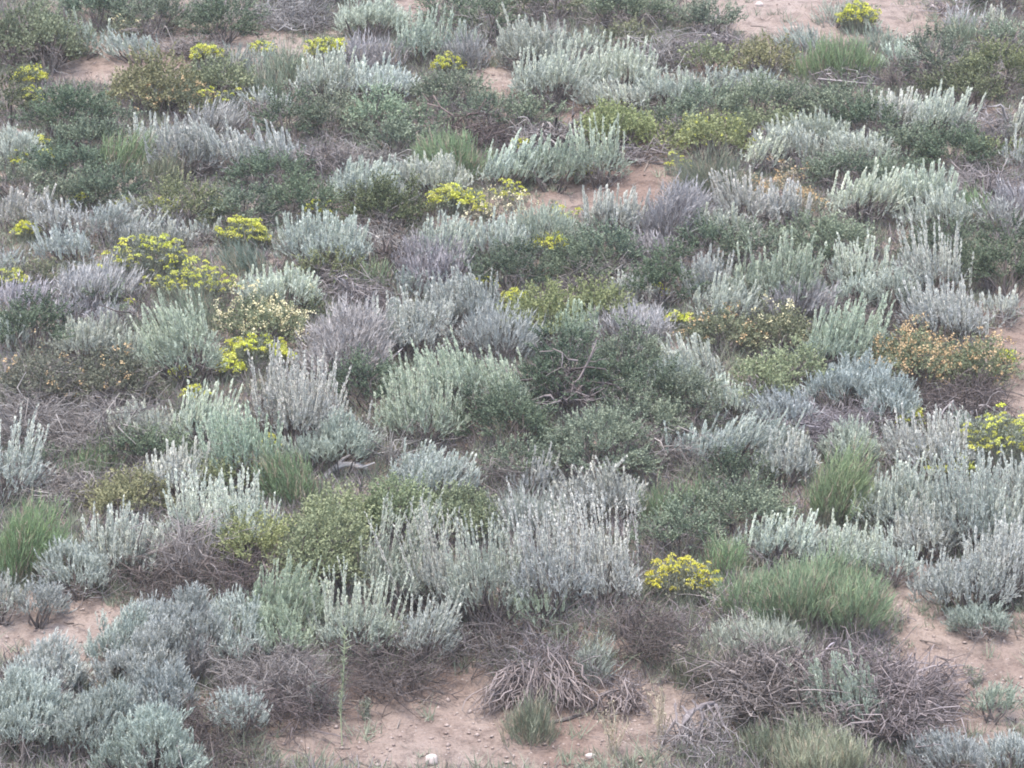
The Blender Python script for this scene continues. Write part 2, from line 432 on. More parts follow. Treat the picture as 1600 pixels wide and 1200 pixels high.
('S',846,940,486,548,'green','grey green sagebrush under the reddish brown stalks'),
('S',964,1020,428,490,'few','few tall white spikes at the end of the long yellow green bush'),
('L',910,1044,472,532,'','pale lavender bush below the few tall white spikes'),
('Y',1004,1048,446,476,'n9','small yellow sprigs by the tall dark green bush'),
('Y',1036,1080,494,518,'n10','yellow sprigs below the tall dark green bush'),
('G',816,944,518,650,'open dark','open branched dark evergreen shrub with bare limbs in the centre'),
('G',906,1034,506,596,'mid','dark green bush behind the open branched evergreen'),
('G',926,1080,556,648,'dark','dark green mound at the side of the open branched evergreen'),
('S',624,836,546,650,'green','wide silver green sagebrush beside the open branched evergreen'),
('S',590,720,580,698,'green','silver green sagebrush with brown dry stems at its foot'),
('G',530,614,552,648,'blue dark','dark bush in the gap between two large sagebrushes'),
('G',704,864,606,712,'mid dark','large green bush over a black hollow below the open branched evergreen'),
('G',846,1014,636,768,'mid','broad green mound in the centre of the lower slope'),
('G',926,1076,606,694,'mid','green mound with dry twigs beside the slender white sagebrush'),
('G',764,864,694,762,'mid','small green bush in front of the black hollow'),
('S',975,1010,590,640,'few','few grey stems on top of the green mound with dry twigs'),
('D',1000,1075,662,738,'','lavender dead twigs on the broad green mound'),
# ---- left middle
('Y',-10,48,430,460,'n18','yellow flowers at the picture edge behind the pale lavender bank'),
('G',22,88,412,454,'brown','small brown green bush beside the wide lavender dome'),
('S',-15,30,398,440,'few','small sagebrush at the edge behind the brown green bush'),
('G',-15,110,464,556,'dark','deep green bush at the edge under the pale lavender bank'),
('L',68,218,410,474,'','wide lavender dome beside the big domed yellow patch'),
('L',-10,86,446,486,'pale','pale lavender bank at the edge under the yellow flowers'),
('G',138,188,448,512,'mid','narrow green bush in front of the wide lavender dome'),
('L',84,146,468,510,'pale','dry pale stems beside the narrow green bush'),
('D',176,266,468,530,'dark','brown twiggy bush holding sparse yellow heads'),
('Y',192,216,484,500,'n4','sparse yellow heads on the brown twiggy bush'),
('R',260,338,462,516,'dull','grassy green clump under the scattered yellow flowers'),
('R',208,284,496,542,'dull','grassy green clump behind the pointed grey green sagebrush'),
('S',-12,42,500,556,'few','sparse spikes at the edge in front of the deep green bush'),
('S',88,192,500,568,'','silver sagebrush in front of the dry pale stems'),
('S',182,244,516,572,'','silver sagebrush beside the pointed grey green one'),
('S',234,352,462,606,'green','pointed grey green sagebrush beside the bright yellow bank'),
('S',372,494,424,486,'pale','pale silver sagebrush behind the cream flowered bush'),
('C',350,478,464,546,'','cream flowered bush in front of the pale silver sagebrush'),
('C',466,514,468,506,'few','small cream flowered tuft at the side of the larger cream flowered bush'),
('Y',342,454,534,578,'n60','bright yellow bank below the cream flowered bush'),
('Y',336,384,558,596,'n20','yellow flowers drooping from the bright yellow bank'),
('Y',264,302,580,612,'n9 loose','few yellow flowers under the pointed grey green sagebrush'),
('Y',280,332,612,640,'n10','small yellow flowers above the pale grey sagebrush'),
('S',372,545,545,712,'','very large silver sagebrush with a dark trunk below the bright yellow bank'),
('P',-15,130,545,650,'brown','brown green thicket with orange tips at the picture edge'),
('P',118,256,548,650,'brown few','grey brown thicket fading to lavender beside the orange tipped thicket'),
('D',-15,110,612,706,'','lavender grey dead brush under the orange tipped thicket'),
('D',90,245,620,712,'','grey dead brush under the thicket fading to lavender'),
('S',160,288,634,706,'','sagebrush with a straight row of spikes over a green bush'),
('G',168,296,668,734,'blue','blue green bush below the straight row of spikes'),
('S',272,368,620,704,'pale','pale grey sagebrush beside the straight row of spikes'),
('S',330,436,646,774,'green','grey green sagebrush with long stems beside the very large one'),
('Y',338,362,676,704,'n12','tiny yellow clump on the long stemmed grey green sagebrush'),
('Y',398,444,670,722,'n10 loose','yellow specks in the dark below the very large sagebrush'),
('S',-30,54,668,790,'','tall sagebrush cut by the edge below the dead brush'),
('R',108,176,692,752,'bright','bright grassy tuft beside the grey bare twigs'),
('R',420,494,706,792,'bright','bright grassy clump beside the bleached log'),
('G',42,96,698,746,'blue','small blue green bush beside the tall edge sagebrush'),
('D',40,184,730,776,'low','grey bare twigs below the small blue green bush'),
('S',230,350,698,782,'pale','pale sagebrush behind the dark olive mat'),
('O',112,272,736,810,'brown','dark olive mat of foliage in front of the pale sagebrush'),
('S',250,442,752,862,'pale tall','long pale spikes standing in front of the dark olive mat'),
('W',452,594,652,740,'pale','round silver sagebrush with a dark foot above the bleached log'),
('K_log',494,582,712,768,'','bleached grey log curving under the round silver sagebrush'),
('D',586,626,664,730,'stalks','bundle of brown dry stalks beside the round silver sagebrush'),
('S',606,736,698,786,'pale','bright silver sagebrush beside the brown dry stalks'),
('D',722,776,712,772,'','dry lavender stems beside the bright silver sagebrush'),
('S',806,862,714,788,'lav few','narrow lavender sagebrush under the broad green mound'),
('S',878,1004,726,816,'lav bent','bent lavender sagebrush with long curved white spikes'),
('O',470,585,765,858,'olive','olive bush behind the tall spiky sagebrush wall with the dead hollow'),
('O',560,672,748,850,'olive','olive bush in the middle of the olive band'),
('O',640,780,765,850,'olive','olive bush at the shaded end of the olive band'),
('L',760,880,770,850,'green','grey green stems in front of the broad green mound'),
# ---- right middle
('S',1072,1130,402,482,'','tall thin spiked half of the twin sagebrush beside the dark bush'),
('S',1126,1288,378,490,'green','great round sagebrush below the wide green thicket'),
('S',1078,1184,438,506,'','low half of the twin spiked sagebrush at its foot'),
('G',1270,1325,386,460,'dark','dark gap bush between the great round sagebrush and the woolly one'),
('S',1300,1374,382,468,'pale','pale sagebrush behind the woolly sagebrush clumps'),
('W',1306,1370,436,492,'pale','smaller woolly sagebrush clump beside the great round sagebrush'),
('W',1360,1430,424,500,'pale','larger woolly sagebrush clump above the black burrow'),
('D',1332,1432,470,532,'dark','dead purple stems around the black burrow'),
('S',1416,1500,356,484,'','tall bushy sagebrush beside the dark thicket of the edge'),
('S',1424,1544,446,538,'lav','lavender sagebrush in front of the tall bushy one'),
('S',1536,1584,458,512,'few','small pale sagebrush beside the gravel bank'),
('G',1416,1520,346,420,'dark','dark thicket behind the tall bushy sagebrush'),
('G',1500,1625,345,470,'dark','very dark thicket at the edge above the gravel bank'),
('P',1072,1176,488,552,'few','pink flowered bush beside the yellow sprigs'),
('P',1166,1262,478,556,'cream few','pink and cream flowered bush below the great round sagebrush'),
('S',1252,1370,480,578,'green','grey green sagebrush between the two large peach bushes'),
('P',1358,1488,515,612,'','large peach flowered bush below the black burrow'),
('P',1474,1580,535,610,'','peach flowered bush beside the gravel bank'),
('D',1430,1585,575,658,'dark','dark dead brush beneath the peach flowered bushes'),
('Y',1358,1384,525,548,'n8','small yellow sprig on the large peach flowered bush'),
('Y',1560,1584,558,580,'n8','small yellow sprig on the gravel bank side of the peach bush'),
('S',1052,1128,538,612,'pale','white green sagebrush beside the dark green mound'),
('S',1112,1168,596,668,'pale','slender white sagebrush at the end of the dark green mound'),
('G',1026,1134,586,676,'mid','green end of the mound behind the slender white sagebrush'),
('O',1150,1226,556,652,'olive','olive bush with faint cream flowers beside the slender white sagebrush'),
('O',1204,1278,538,625,'olive','olive bush behind the blue lavender sagebrush'),
('W',1258,1420,560,650,'lav','blue lavender woolly sagebrush below the large peach bush'),
('W',1178,1288,610,676,'lav','pale lavender woolly sagebrush beside the olive bush'),
('W',1350,1434,598,670,'lav','lavender woolly sagebrush on the edge of the red soil gap'),
('D',1222,1375,632,694,'','purple dead stems below the blue lavender sagebrush'),
('D',1455,1540,635,668,'logs low','bent grey sticks in the red soil gap'),
('S',1096,1204,656,730,'lav','lavender white stalks behind the shaded green bush'),
('S',1050,1106,664,732,'few','thin white spikes beside the shaded green bush'),
('S',1182,1266,686,762,'lav','lavender white spikes beside the tall green grass clump'),
('R',1196,1266,664,716,'dull','grassy green clump behind the lavender white spikes'),
('R',1258,1342,696,826,'bright','tall green grass clump below the purple dead stems'),
('W',1282,1368,660,736,'pale','round silver sagebrush behind the tall green grass clump'),
('S',1370,1530,652,746,'lav','wide pale lavender sagebrush below the red soil gap'),
('W',1492,1544,644,696,'pale','pale silver clump beside the bent grey sticks'),
('Y',1406,1448,646,676,'n10','yellow sprigs at the edge of the red soil gap'),
('Y',1490,1640,640,736,'n66','large bright yellow drift at the picture edge'),
('Y',1424,1478,710,740,'n14','yellow flowers between the wide pale lavender sagebrush and the spiked pair'),
('Y',1452,1528,722,758,'n28','yellow flower bank beside the large bright yellow drift'),
('S',1342,1468,720,838,'','sagebrush of the spiked pair under the wide pale lavender sagebrush'),
('S',1452,1580,716,866,'','sagebrush of the spiked pair standing in front of the large yellow drift'),
('S',1560,1630,724,826,'','sagebrush cut by the edge below the large bright yellow drift'),
('G',1100,1194,708,780,'dark','shaded green bush behind the mat of dull green'),
('G',1064,1255,752,838,'mid','mat of dull green foliage above the white spiked row'),
('R',1064,1114,758,796,'bright','bright grassy tuft on the mat of dull green'),
('R',998,1058,758,820,'bright','bright grassy tuft beside the bent lavender sagebrush'),
('G',1000,1112,784,868,'mid','green bush between the bright grassy tuft and the gold flowered plant'),
('D',536,600,640,700,'dark','dark tinted stems standing in for shade in the gap behind the round silver sagebrush'),  # added filler twigs, tinted dark in place of a shaded gap
('L',1010,1100,566,640,'green','grey green bush behind the green end of the mound'),
('L',1190,1300,440,505,'lav','pale lavender bush at the foot of the great round sagebrush'),
('G',300,420,712,780,'olive','dim olive bush under the long stemmed grey green sagebrush'),
('D',560,650,372,440,'dark','dark dead brush between the large silver sagebrush and the dark brown bush'),
('L',140,215,480,530,'','hazy grey bush between the brown twiggy bush and the pointed sagebrush'),
# ---- lower left
('R',-20,98,785,905,'bright tall','tall green grass clump at the edge of the lower left'),
('W',70,168,842,940,'pale','silver sagebrush overhanging the soil below the tall edge grass'),
('S',134,248,802,906,'','lavender silver sagebrush leaning beside the dead fan of stems'),
('W',198,264,826,876,'pale','pale silver rim of foliage beside the dead fan of stems'),
('D',240,350,795,915,'stalks','dead fan of leaning lavender stems'),
('D',190,345,860,930,'dark','shaded dead brush under the dead fan of stems'),
('O',312,454,802,885,'yellow','yellow olive bush beside the dead fan of stems'),
('O',436,575,790,945,'olive','tall olive bush beside the tall spiky sagebrush wall'),
('D',335,450,865,925,'dark','dark dead hollow beneath the yellow olive bush'),
('S',-30,28,900,980,'few','silver sprig with few spikes at the edge above the bare soil'),
('W',30,94,908,985,'few','small low sagebrush on the bare soil beneath the tall edge grass'),
('S',384,494,886,1005,'green','spiked grey green sagebrush behind the woolly silver mound'),
# woolly mound
('W',188,368,912,1062,'','highest dome of the woolly silver mound'),
('W',128,245,952,1064,'','small outer dome of the woolly silver mound next to the bare soil'),
('W',158,305,978,1105,'','front dome of the woolly silver mound under the highest one'),
('W',298,425,936,1062,'','dome of the woolly silver mound over the dark hollow'),
('W',376,492,940,1042,'green','green grey dome ending the woolly silver mound'),
('L',262,345,975,1075,'dark','brown lavender patch inside the woolly silver mound'),
('W',0,135,1000,1112,'','silver dome at the lower edge with bare soil behind it'),
('W',-35,115,1045,1200,'','silver dome cut by the lower left corner edge'),
('W',72,235,1068,1205,'','low silver dome over the black shadow at the bottom'),
('W',188,312,1038,1142,'','compact silver dome in front of the dark hollow'),
('W',150,312,1098,1245,'','silver dome at the very bottom of the woolly mound'),
('D',240,345,1082,1185,'dark','twigs tinted dark as shade in the hollow of the woolly silver mound'),  # darker tint paints the hollow's shade into the twigs
('W',338,412,1078,1166,'','lone silver dome surrounded by purple twigs'),
('D',350,500,1015,1110,'','purple twig mass below the green grey dome'),
('D',392,532,1048,1145,'dark','dark purple twig mass beside the tall spindly stalk'),
('L',476,524,1066,1120,'green','small grey green tuft beside the tall spindly stalk'),
('D',215,400,1150,1215,'dark low','dark twigs along the bottom under the lone silver dome'),
('K_stalk',522,548,984,1168,'','tall spindly yellow green stalk on bare soil'),
# ---- lower centre
('S',560,682,800,968,'tall green','tallest spiked sagebrush of the tall spiky wall'),
('S',640,745,826,990,'tall','second sagebrush of the tall spiky wall with long white spikes'),
('S',715,815,824,995,'tall','middle sagebrush of the tall spiky wall above the bare bank'),
('S',800,912,796,985,'tall lav','lavender tinged sagebrush of the tall spiky wall'),
('S',870,1002,788,965,'tall lav','last sagebrush of the tall spiky wall beside the gold flowered plant'),
('S',498,612,908,1045,'tall','front sagebrush of the wall beside the tall spindly stalk'),
('S',626,694,930,1052,'','small spiked sagebrush hanging over the bare bank'),
('S',806,876,920,1005,'few green','curved pale spikes above the drooping root fan'),
('D',528,705,1005,1090,'dark','brown dead branches on the bank below the front sagebrush'),
('D',690,835,975,1046,'dark','dark dead branches behind the drooping root fan'),
('D',940,1078,935,1040,'dark','dry brown purple brush beside the gold flowered plant'),
('Y',1010,1120,858,945,'n58 gold','gold flowered plant beside the wide green dome'),
('K_fan',748,938,1002,1128,'','drooping fan of grey dead roots on the bare bank'),
('R',798,862,1088,1168,'olive','dull green tuft in front of the drooping root fan'),
('K_fan',942,1014,1054,1136,'','smaller drooping tangle of dead twigs beside the root fan'),
('L',898,948,1002,1080,'green few','thin grey green herb on top of the drooping root fan'),
('K_branch',856,942,1092,1138,'','thin dark branch lying on the soil beside the root fan'),
('K_weed',942,972,1094,1184,'','pale dry weed stem in front of the smaller dead tangle'),
('K_weed',1012,1052,1072,1164,'','pale dry weed between the dead tangle and the gnarled wood'),
('K_weed',558,584,1090,1124,'green','tiny green weed on the bare bank'),
('K_rock',1042,1071,1010,1038,'','rounded buff stone under the dry brown purple brush'),
('K_rock',664,684,1180,1197,'pale','pale white stone on the bare soil at the bottom'),
('K_rock',418,428,1124,1134,'','small buff stone below the dark purple twig mass'),
('K_rock',914,930,1176,1186,'pale','small pale stone near the pale dry weed stem'),
# ---- lower right
('S',1162,1268,812,884,'pale','white spiked row behind the wide green dome'),
('S',1258,1390,816,896,'pale few','pale sagebrush row with fewer spikes behind the wide green dome'),
('S',1356,1424,838,920,'pale few','end sagebrush of the pale row beside the bare slope'),
('R',1110,1160,836,908,'bright','bright grass clump between the gold flowered plant and the pale row'),
('S',1390,1505,785,872,'','sagebrush behind the one overhanging the bare slope'),
('R',1118,1412,868,1000,'dome yellow','wide green dome of fine stems with yellow tips'),
('L',1105,1262,968,1040,'green','pale grey green dry stems at the front of the wide green dome'),
('D',1115,1205,926,976,'stalks pale','bleached stalks leaning out of the wide green dome'),
('S',1520,1630,775,880,'','bushy sagebrush at the edge under the spiked pair'),
('S',1495,1630,810,952,'','large sagebrush at the edge with long white spikes'),
('S',1436,1572,846,968,'few','sagebrush overhanging the bare slope on a dark foot'),
('W',1484,1572,948,1000,'green','small grey green bush at the foot of the overhanging sagebrush'),
('D',1072,1320,1008,1132,'thick','main half of the big dead brush heap'),
('D',1262,1510,1014,1155,'thick','far half of the big dead brush heap sloping to bare soil'),
('K_gnarl',1040,1135,1080,1215,'','gnarled old grey trunk at the end of the dead brush heap'),
('K_bleach',1170,1315,1000,1078,'','bleached forked branch lying on top of the dead brush heap'),
('S',1234,1388,1036,1148,'green','green grey sagebrush growing through the dead brush heap'),
('R',1165,1370,1118,1225,'grey','dry grassy clump in front of the dead brush heap'),
('W',1412,1552,1148,1225,'','silver sagebrush at the bottom below the dead brush heap'),
('W',1540,1618,1152,1220,'','silver sagebrush in the lower right corner'),
('R',1052,1112,1012,1080,'olive','dull grass tuft behind the gnarled old trunk'),
('W',1516,1574,1072,1134,'green few','thin grey green plant on the bare slope beside the dead heap'),
('K_weed',1508,1540,1040,1072,'green','small green weed high on the bare slope'),
('K_rock',1180,1192,2,12,'pale','small pale stone on the open bare slope near the top'),
('K_rock',1232,1250,40,50,'','flat buff stone on the open bare slope near the tall grassy clump'),
]
# ------------------------------------------------------------------ plant building
def domes(rx, ry, h, rng, size):
    """small domes (x, y, radius x, radius y, height) that make up one bush"""
    n = max(1, int(round(rx*ry/(size*size)*1.15)))
    if n <= 1: return np.array([[0, 0, rx, ry, h]])
    n = max(n, 3)
    out = []
    for i in range(n):
        a = i*2.39996+rng.uniform(-.5, .5); q = math.sqrt((i+.35)/n)
        r = size*rng.uniform(.75, 1.2)
        r = min(r, rx*.75, ry*.95)
        x = math.cos(a)*q*(rx-r*.8); y = math.sin(a)*q*max(ry-r*.8, .05)
        hh = h*(1-.38*q*q)*rng.uniform(.72, 1.0)
        out.append([x, y, r, min(r, ry), hh])
    out = np.array(out); k = np.argmin(np.hypot(out[:, 0]+rng.uniform(-.3, .3)*rx, out[:, 1])); out[k, 4] = h
    return out

def shell(dm, rng, spacing, zc, lo=-.15, low=.3, jit=(.72, 1.04), cull=.62):
    """points and outward directions spread over the domes' upper surfaces"""
    P, D = [], []
    for i, (x, y, rx, ry, h) in enumerate(dm):
        zc_ = h*zc; up = h-zc_
        area = 2*PI*rx*max(up, ry*.7)*1.1
        n = max(6, int(area/(spacing*spacing)))
        k = np.arange(n); z = lo+(1-lo)*(k+rng.uniform(.1, .9, n))/n; a = k*2.39996+rng.uniform(0, 1.2, n)
        r = np.sqrt(np.clip(1-z*z, 0, 1))
        d = np.stack([r*np.cos(a), r*np.sin(a), z], 1)
        q = rng.uniform(jit[0], jit[1], n)
        lob = 1+.13*np.sin(3*a+rng.uniform(0, 6))*r+.08*np.sin(5*a+7*z+rng.uniform(0, 6))
        q = q*lob
        s = np.stack([np.full(n, rx), np.full(n, ry), np.where(z > 0, up, low*h)], 1)
        p = d*s*q[:, None]+np.array([x, y, zc_])
        keep = np.ones(n, bool)
        for j, (x2, y2, rx2, ry2, h2) in enumerate(dm):
            if j == i: continue
            e = ((p[:, 0]-x2)/rx2)**2+((p[:, 1]-y2)/ry2)**2+((p[:, 2]-h2*zc)/(h2*(1-zc)))**2
            keep &= e > cull*cull
        P.append(p[keep]); D.append(nrm(d/s)[keep])
    return np.concatenate(P), np.concatenate(D)

def shear(P, slope):
    """let the foliage follow the hillside near the ground"""
    return P

def leafy(P, D, rng, n_shoot, L, out, up, spread, n_leaf, ll, lw, quad, lspread, t0=.15, csize=.06, flat=1.0, tipgain=.35):
    """shoots at each clump, leaves along each shoot"""
    n = len(P)
    cv = np.clip(rng.uniform(-.15, 1.15, n)*.6+1.5*(vnoise(P[:, 0]*3.1+P[:, 2]*2, P[:, 1]*3.1+7.3, int(n) % 17)-.5)+.2, -.3, 1.3)   # clump tone
    Pc = np.repeat(P, n_shoot, 0); Dc = np.repeat(D, n_shoot, 0); cvs = np.repeat(cv, n_shoot)
    Pc = Pc+rng.normal(size=Pc.shape)*csize*np.array([1, 1, flat])
    dv = nrm(Dc*out+np.array([0, 0, up])+rng.normal(size=Pc.shape)*spread*np.array([1, 1, flat]))
    Ls = L*rng.uniform(.55, 1.15, len(Pc))
    m = n_leaf
    t = (t0+(1-t0)*(np.arange(m)[None]+rng.uniform(0, 1, (len(Pc), m)))/m)
    LP = Pc[:, None]+dv[:, None]*(Ls[:, None]*t)[..., None]
    LD = nrm(dv[:, None]+rng.normal(size=(len(Pc), m, 3))*lspread)
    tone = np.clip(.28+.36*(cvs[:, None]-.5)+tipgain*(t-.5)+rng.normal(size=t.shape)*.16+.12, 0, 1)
    LP = LP.reshape(-1, 3); LD = LD.reshape(-1, 3); k = len(LP)
    l = ll*rng.uniform(.7, 1.25, k); w = lw*rng.uniform(.7, 1.25, k)
    V = (leaf_quad if quad else leaf_tri)(LP, LD, l, w, rng)
    return V, tone.ravel()

def ground_floor(P, root, lift=.02):
    """keep points above the ground"""
    g = ground(P[:, 0]+root[0], P[:, 1]+root[1])-root[2]+lift
    P = P.copy(); P[:, 2] = np.maximum(P[:, 2], g)
    return P

def stems(dm, P, rng, root, frac, r0, r1, bend=.12, foot=.35, m=5):
    """woody stems from the bush's foot out to its leaf clumps"""
    sel = rng.uniform(size=len(P)) < frac
    E = P[sel]
    if len(E) == 0: E = P[:4]
    c = dm[np.argmin(((E[:, None, :2]-dm[None, :, :2])**2).sum(2), 1)]
    S = np.zeros_like(E)
    S[:, :2] = c[:, :2]*.8+(E[:, :2]-c[:, :2])*foot*rng.uniform(.1, 1, (len(E), 1))
    S[:, 2] = ground(S[:, 0]+root[0], S[:, 1]+root[1])-root[2]-.03
    path = curve_paths(S, E, rng, m, bend)
    rad = np.linspace(r0, r1, m)[None]*rng.uniform(.6, 1.3, (len(E), 1))
    V, Q, ix = tubes(path, rad)
    return V, Q, rng.uniform(0, 1, len(E))[ix]

def spikes(P, D, rng, s, L0, L1, lean, n_leaf, bend=.06, thick=1.0):
    n = len(P)
    dv = nrm(np.array([0, 0, 1.])+D*np.array([1, 1, .2])*lean+rng.normal(size=(n, 3))*np.array([.055, .055, 0]))
    L = rng.uniform(L0, L1, n)
    bv = rng.normal(size=(n, 3))*np.array([1, 1, .1])*bend
    m = n_leaf
    t = (np.arange(m)[None]+rng.uniform(0, 1, (n, m)))/m
    C = P[:, None]+dv[:, None]*(L[:, None]*t)[..., None]+bv[:, None]*(L[:, None]*t*t)[..., None]
    rad = rng.normal(size=(n, m, 3)); rad -= (rad*dv[:, None]).sum(-1, keepdims=True)*dv[:, None]; rad = nrm(rad)
    LD = nrm(dv[:, None]*1.0+rad*.45)
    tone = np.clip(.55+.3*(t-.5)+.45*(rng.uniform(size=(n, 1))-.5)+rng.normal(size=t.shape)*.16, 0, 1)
    l = (.040*s*thick*(1-.45*t)*rng.uniform(.7, 1.2, t.shape)).ravel(); w = (.0175*s*thick*rng.uniform(.7, 1.3, t.shape)).ravel()
    V = leaf_tri(C.reshape(-1, 3), LD.reshape(-1, 3), l, w, rng)
    # the stem itself: two crossed blades
    tp = np.linspace(0, 1, 4)
    path = P[:, None]+dv[:, None]*(L[:, None]*tp)[..., None]+bv[:, None]*(L[:, None]*tp*tp)[..., None]
    return V, tone.ravel(), path

def twigs(rng, dm, root, n, L0, L1, r0, m=5, up=.5, bend=.25, side=2, hscale=1.0):
    """a tangle of bare branching twigs filling the domes"""
    c = dm[rng.integers(0, len(dm), n)]
    a = rng.uniform(0, 2*PI, n); q = np.sqrt(rng.uniform(0, 1, n))
    S = np.stack([c[:, 0]+np.cos(a)*q*c[:, 2]*.58, c[:, 1]+np.sin(a)*q*c[:, 3]*.58, np.zeros(n)], 1)
    gz = ground(S[:, 0]+root[0], S[:, 1]+root[1])-root[2]
    top = c[:, 4]*np.sqrt(np.clip(1-(q*.75)**2, .05, 1))
    S[:, 2] = np.maximum(gz+.01, gz*.6+top*rng.uniform(-.1, .75, n)*hscale)
    d = np.stack([np.cos(a), np.sin(a), np.zeros(n)], 1)*rng.uniform(.2, 1, (n, 1))+rng.normal(size=(n, 3))*.6
    d[:, 2] = d[:, 2]*.6+up*rng.uniform(-.2, 1, n)
    L = rng.uniform(L0, L1, n)
    E = S+nrm(d)*L[:, None]
    over = np.clip(E[:, 2]-(gz+top*1.02), 0, None); E[:, 2] -= over
    path = curve_paths(S, E, rng, m, bend)
    rad = np.linspace(1, .3, m)[None]*(r0*rng.uniform(.4, 1.3, (n, 1)))
    tone = rng.beta(2, 2, n)
    V, Q, ix = tubes(path, rad); T = [tone[ix]]; VV, QQ = [V], [Q]; off = len(V)
    for _ in range(side):
        j = rng.integers(1, m-1, n); S2 = path[np.arange(n), j]
        d2 = nrm(E-S+rng.normal(size=(n, 3))*L[:, None]*.7)
        E2 = S2+d2*(L*rng.uniform(.3, .6, n))[:, None]
        p2 = curve_paths(S2, E2, rng, 4, bend)
        V, Q, ix = tubes(p2, np.linspace(.55, .25, 4)[None]*(r0*rng.uniform(.4, 1.2, (n, 1))))
        VV.append(V); QQ.append(Q+off); off += len(V); T.append(tone[ix])
    return np.concatenate(VV), np.concatenate(QQ), np.concatenate(T)

FLOWER = []
def flower_meshes():
    rng = np.random.default_rng(5)
    for k in range(4):
        n = 44
        a = rng.uniform(0, 2*PI, n); q = np.sqrt(rng.uniform(0, 1, n))
        P = np.stack([np.cos(a)*q*.030, np.sin(a)*q*.030, .016*(1-q*q)+rng.normal(size=n)*.004], 1)
        D = nrm(np.stack([np.cos(a)*q, np.sin(a)*q, np.full(n, .5)], 1)+rng.normal(size=(n, 3))*.5)
        V = leaf_quad(P, D, np.full(n, .0145), np.full(n, .012), rng)
        FLOWER.append(mesh_from('flower_head', V, 4, rng.uniform(0, 1, n), M['yellow']))
flower_meshes()

TINT = {
 'S': {'': (1,1,1), 'green': (.86,.93,.82), 'lav': (.99,.965,.975), 'pale': (1.12,1.12,1.08), 'dark': (.85,.85,.84)},
 'W': {'': (1.28,1.27,1.19), 'green': (.9,.98,.85), 'pale': (1.12,1.12,1.06), 'lav': (1.02,1.0,1.06)},
 'G': {'': (1,1,1), 'mid': (1.1,1.1,1.1), 'dark': (.66,.72,.68), 'blue': (1.0,1.03,1.04), 'olive': (1.12,1.05,.78), 'brown': (1.15,1.0,.86), 'pale': (1.35,1.35,1.35)},
 'O': {'': (1,1,1), 'olive': (.92,1,.95), 'yellow': (1.0,1.05,.84), 'brown': (.95,.88,.8), 'grey': (.72,.76,.80)},
 'R': {'': (1,1,1), 'bright': (.95,1.08,.85), 'dull': (1.1,1.05,1.15), 'olive': (.95,.85,.9), 'grey': (1.2,1.02,1.12), 'blue': (.98,1.0,1.2), 'yellow': (.95,1.0,.9), 'dome': (1,1,1)},
 'L': {'': (1.06,1.04,1.02), 'lav': (1.0,.97,.99), 'dark': (.80,.785,.78), 'green': (.86,.98,.83), 'pale': (1.1,1.1,1.1), 'pink': (1.1,.9,.86)},
 'D': {'': (.94,.87,.89), 'thick': (.88,.80,.78), 'dark': (.50,.46,.45), 'pale': (1.5,1.5,1.45)},  # dark: dark branches, and painted shade for twigs in hollows
 'P': {'': (1,1,1), 'brown': (1.0,.9,.85)}, 'C': {'': (1,1,1)}, 'Y': {'': (1,1,1)},
}
KIND = {
 'S': ('sagebrush', 'sagebrush', 'silver sagebrush on the hillside'),
 'W': ('woolly_sagebrush', 'sagebrush', 'rounded sagebrush without spikes'),
 'G': ('green_shrub', 'shrub', 'dark green shrubs on the hillside'),
 'O': ('olive_shrub', 'shrub', 'olive and yellow green shrubs'),
 'R': ('rabbitbrush', 'bush', 'bright green grassy bushes'),
 'L': ('lavender_shrub', 'shrub', 'feathery grey lavender shrubs'),
 'D': ('dead_brush', 'dead brush', 'dead grey brush among the shrubs'),
 'P': ('peach_flower_shrub', 'flowering shrub', 'peach flowered shrubs'),
 'C': ('cream_flower_shrub', 'flowering shrub', 'cream flowered shrubs'),
 'Y': ('yellow_wildflower', 'wildflower', 'yellow wildflower clumps'),
}

